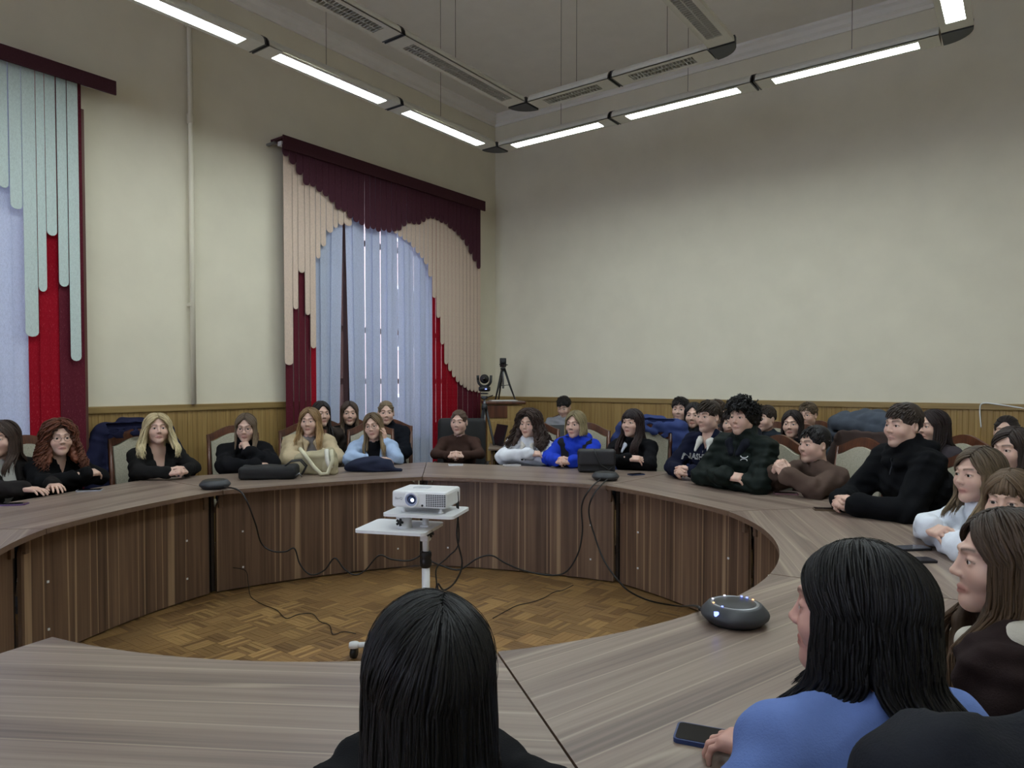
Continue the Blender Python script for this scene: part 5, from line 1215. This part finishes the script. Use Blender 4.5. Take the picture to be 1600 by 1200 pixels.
cable('thin cord lying on the parquet from the table joint towards the stand',[floor_or(x,y,4.95) for x,y in ((364,887),(384,892),(388,912),(392,932),(410,944),(432,953),(447,966),(466,960),(488,959),(500,971),(515,977),(520,991),(537,987),(556,990))],.0026)
cable('cable looping from the handbag speakerphone down to the parquet and stand',[pk2-RT*.05-FW*.09+Vector((0,0,.02)),at_d(921,765,4.72),at_d(909,790,4.74),at_d(910,830,4.74),at_d(903,865,4.74)]+[floor_or(x,y,4.75) for x,y in ((885,893),(860,899),(820,892),(790,880),(768,868),(745,873),(718,890),(690,884),(672,876))],.0055)
cable('cable running from the handbag speakerphone along the table foot to the lit one',[pk2+RT*.0-FW*.10+Vector((0,0,.02)),at_d(928,772,4.62),at_d(920,800,4.64),at_d(930,840,4.6),at_d(945,878,4.5)]+[floor_or(x,y,4.4) for x,y in ((970,912),(990,928),(1020,940),(1060,947))]+[at_d(1085,947,2.5),pk3-RT*.10+FW*.03+Vector((0,0,.03))],.0055)
cable('projector cable drooping in a loop beside the stand pole',[at_d(715,768,3.85),at_d(716,800,3.86),at_d(714,840,3.84),at_d(722,880,3.84),at_d(712,908,3.82),at_d(694,922,3.82),at_d(684,912,3.8),at_d(688,940,3.8),floor_or(700,968,3.82)],.005)
cable('second projector cable crossing over the droopy loop',[at_d(711,765,3.87),at_d(717,845,3.9),at_d(700,870,3.88),at_d(682,888,3.84),at_d(682,915,3.82),at_d(676,940,3.82),floor_or(672,980,3.83)],.004)
cable('thin cord crossing the parquet towards the panelled table foot',[floor_or(x,y,4.9) for x,y in ((770,966),(790,955),(808,946),(830,941),(850,934),(866,925),(880,922),(896,914))],.0026)
cable('thin white cable tacked along the wooden rail by the wall',[on_back(1533,668,.03),on_back(1531,640,.03),on_back(1536,630,.04),on_back(1560,632,.04),on_back(1600,638,.03)],.006,'white_plastic')

# ------------------------------------------------------------------ corner: cabinet, tripods, desk and laptops
p=at_d(786,640,9.2); cb=empty('corner_cabinet',(p.x,p.y,0),HEAD+math.radians(8),'tall ochre wooden cabinet standing in the room corner','cabinet')
MB().box((0,0,.6),(.46,.38,1.2),bev=.01).build('body',M['oak'],cb); MB().box((0,-.01,1.235),(.54,.44,.04),bev=.012).build('top',M['chair_wood'],cb)
MB().box((-.10,-.195,1.12),(.26,.02,.16),bev=.004).build('front_board',M['chair_wood'],cb); MB().box((0,-.193,.55),(.40,.012,.9),bev=.004).build('door',M['oak'],cb)
zc=1.2555; o=MB().box((0,0,.004),(.34,.24,.008)).build('paper_sheet',M['white_plastic'],None,(p.x,p.y,zc),HEAD+.2); tag(o,'white papers under the tripod on the corner cabinet','paper')
def tripod(loc,h_,spread,label,rz=0):
    o=empty('tripod',loc,rz,label,'tripod')
    for k in range(3):
        q=2*PI*k/3+.5; lg=MB().tube([(.02*math.cos(q),.02*math.sin(q),h_*.86),(spread*.55*math.cos(q),spread*.55*math.sin(q),h_*.42),(spread*math.cos(q),spread*math.sin(q),.008)],[.016,.014,.009],8).build('leg',M['black'],o)
        MB().tube([(0,0,h_*.40),(spread*.55*math.cos(q),spread*.55*math.sin(q),h_*.42)],.005,6).build('brace',M['black'],o)
    MB().tube([(0,0,h_*.32),(0,0,h_*.95)],.013,10).build('centre_column',M['metal'],o)
    MB().lathe([(.03,h_*.84),(.038,h_*.86),(.03,h_*.90)],14).build('spider',M['black'],o)
    MB().box((0,0,h_*.95),(.07,.06,.04),bev=.01).build('pan_head',M['black'],o); MB().box((0,0,h_*.985),(.08,.06,.018),bev=.004).build('plate',M['black'],o)
    MB().tube([(.03,-.02,h_*.95),(.12,-.06,h_*.97)],.006,6).build('handle',M['black'],o); return o
h1=at_d(784,566,9.2).z-zc
tripod((p.x+.0,p.y,zc+.0085),h1-.03,.16,'black tripod standing on top of the corner cabinet')
o=empty('video_camera',(p.x,p.y,zc+h1-.03+.002),HEAD,'small black box camera on the cabinet tripod','camera'); MB().box((0,0,.045),(.085,.09,.075),bev=.008).build('camera_body',M['black'],o); MB().lathe([(.026,0),(.028,.03),(.02,.031)],16,Matrix.Translation((0,-.045,.045))@Matrix.Rotation(PI/2,4,'X')).build('lens',M['black'],o)
p=at_d(757,640,8.25); h2=at_d(757,612,8.25).z
tripod((p.x,p.y,0),h2,.28,'tall black tripod on the floor beside the red blind',.4)
o=empty('dome_camera',(p.x,p.y,h2+.002),HEAD,'black pan tilt conference camera with forked yoke on tall tripod','camera')
MB().lathe([(.055,0),(.07,.012),(.07,.05),(.055,.06)],24).build('base',M['black'],o); MB().tube([(.075*math.cos(q),0,.135+.075*math.sin(q)) for q in [PI*1.0+PI*k/14 for k in range(15)]]+[(.078,0,.19)],.016,8).build('yoke',M['black'],o)
MB().tube([(-.075,0,.135),(-.078,0,.19)],.016,8).build('yoke',M['black'],o)
f=Field((-.08,-.09,.06),(.08,.09,.23),.006); f.ell((0,0,.148),(.055,.055,.055),0); f.cap((0,-.02,.148),(0,-.065,.148),.036,.032,.01); sdf_obj('camera_head',f,M['black'],o)
MB().lathe([(.001,.0),(.022,.0),(.022,.003)],16,Matrix.Translation((0,-.098,.148))@Matrix.Rotation(PI/2,4,'X')).build('lens',M['pupil'],o); MB().box((.02,-.07,.03),(.02,.004,.01)).build('status_light',M['led_blue'],o)
p=at_z(815,700,TH); dk=empty('side_desk',(p.x+FW.x*.3,p.y+FW.y*.3,0),HEAD,'small brown desk with two laptops on it','desk')
MB().box((.12,0,TH-.015),(1.0,.60,.03),bev=.004).build('desk_top',M['table_top'],dk)
for x in (-.34,.58): MB().box((x,0,.36),(.025,.52,.70)).build('side_panel',M['table_panel'],dk)
MB().box((.12,.2,.45),(.88,.02,.5)).build('back_panel',M['table_panel'],dk)
def laptop(px_,py_,rot,label,open_=105):
    q=at_d(px_,py_,8.3); o=empty('laptop',(q.x,q.y,TH+.0008),HEAD+math.radians(rot),label,'laptop')
    MB().box((0,0,.009),(.35,.24,.018),bev=.004).build('keyboard_base',M['black'],o)
    a=math.radians(open_); mm=Matrix.Translation((0,.12,.014))@Matrix.Rotation(a-PI/2,4,'X')
    MB().box((0,0.006,.12),(.35,.010,.24),mm,bev=.003).build('lid',M['black'],o); MB().box((0,-.0005,.122),(.33,.002,.21),mm).build('screen',M['pupil'],o); return o
laptop(793,705,112,'black laptop seen edge-on beside the tall tripod'); laptop(868,705,182,'black laptop whose lid back faces the room, before the grey sweater',108)

# smaller pieces hang under the part they belong to
SUB={'watch_face':'watch_strap','lens_barrel':'lens_ring','lens_glass':'lens_ring','lens_light':'lens_ring','screen':'lid','speaker_grille':'control_ring','front_board':'door','camera_head':'yoke','pan_head':'centre_column','plate':'centre_column','handle':'centre_column'}
for o in list(bpy.data.objects):
    k=o.name.split('.')[0]
    if k in SUB and o.parent is not None and o.parent.type=='EMPTY':
        for q in o.parent.children:
            if q.name.split('.')[0]==SUB[k]: o.parent=q; break
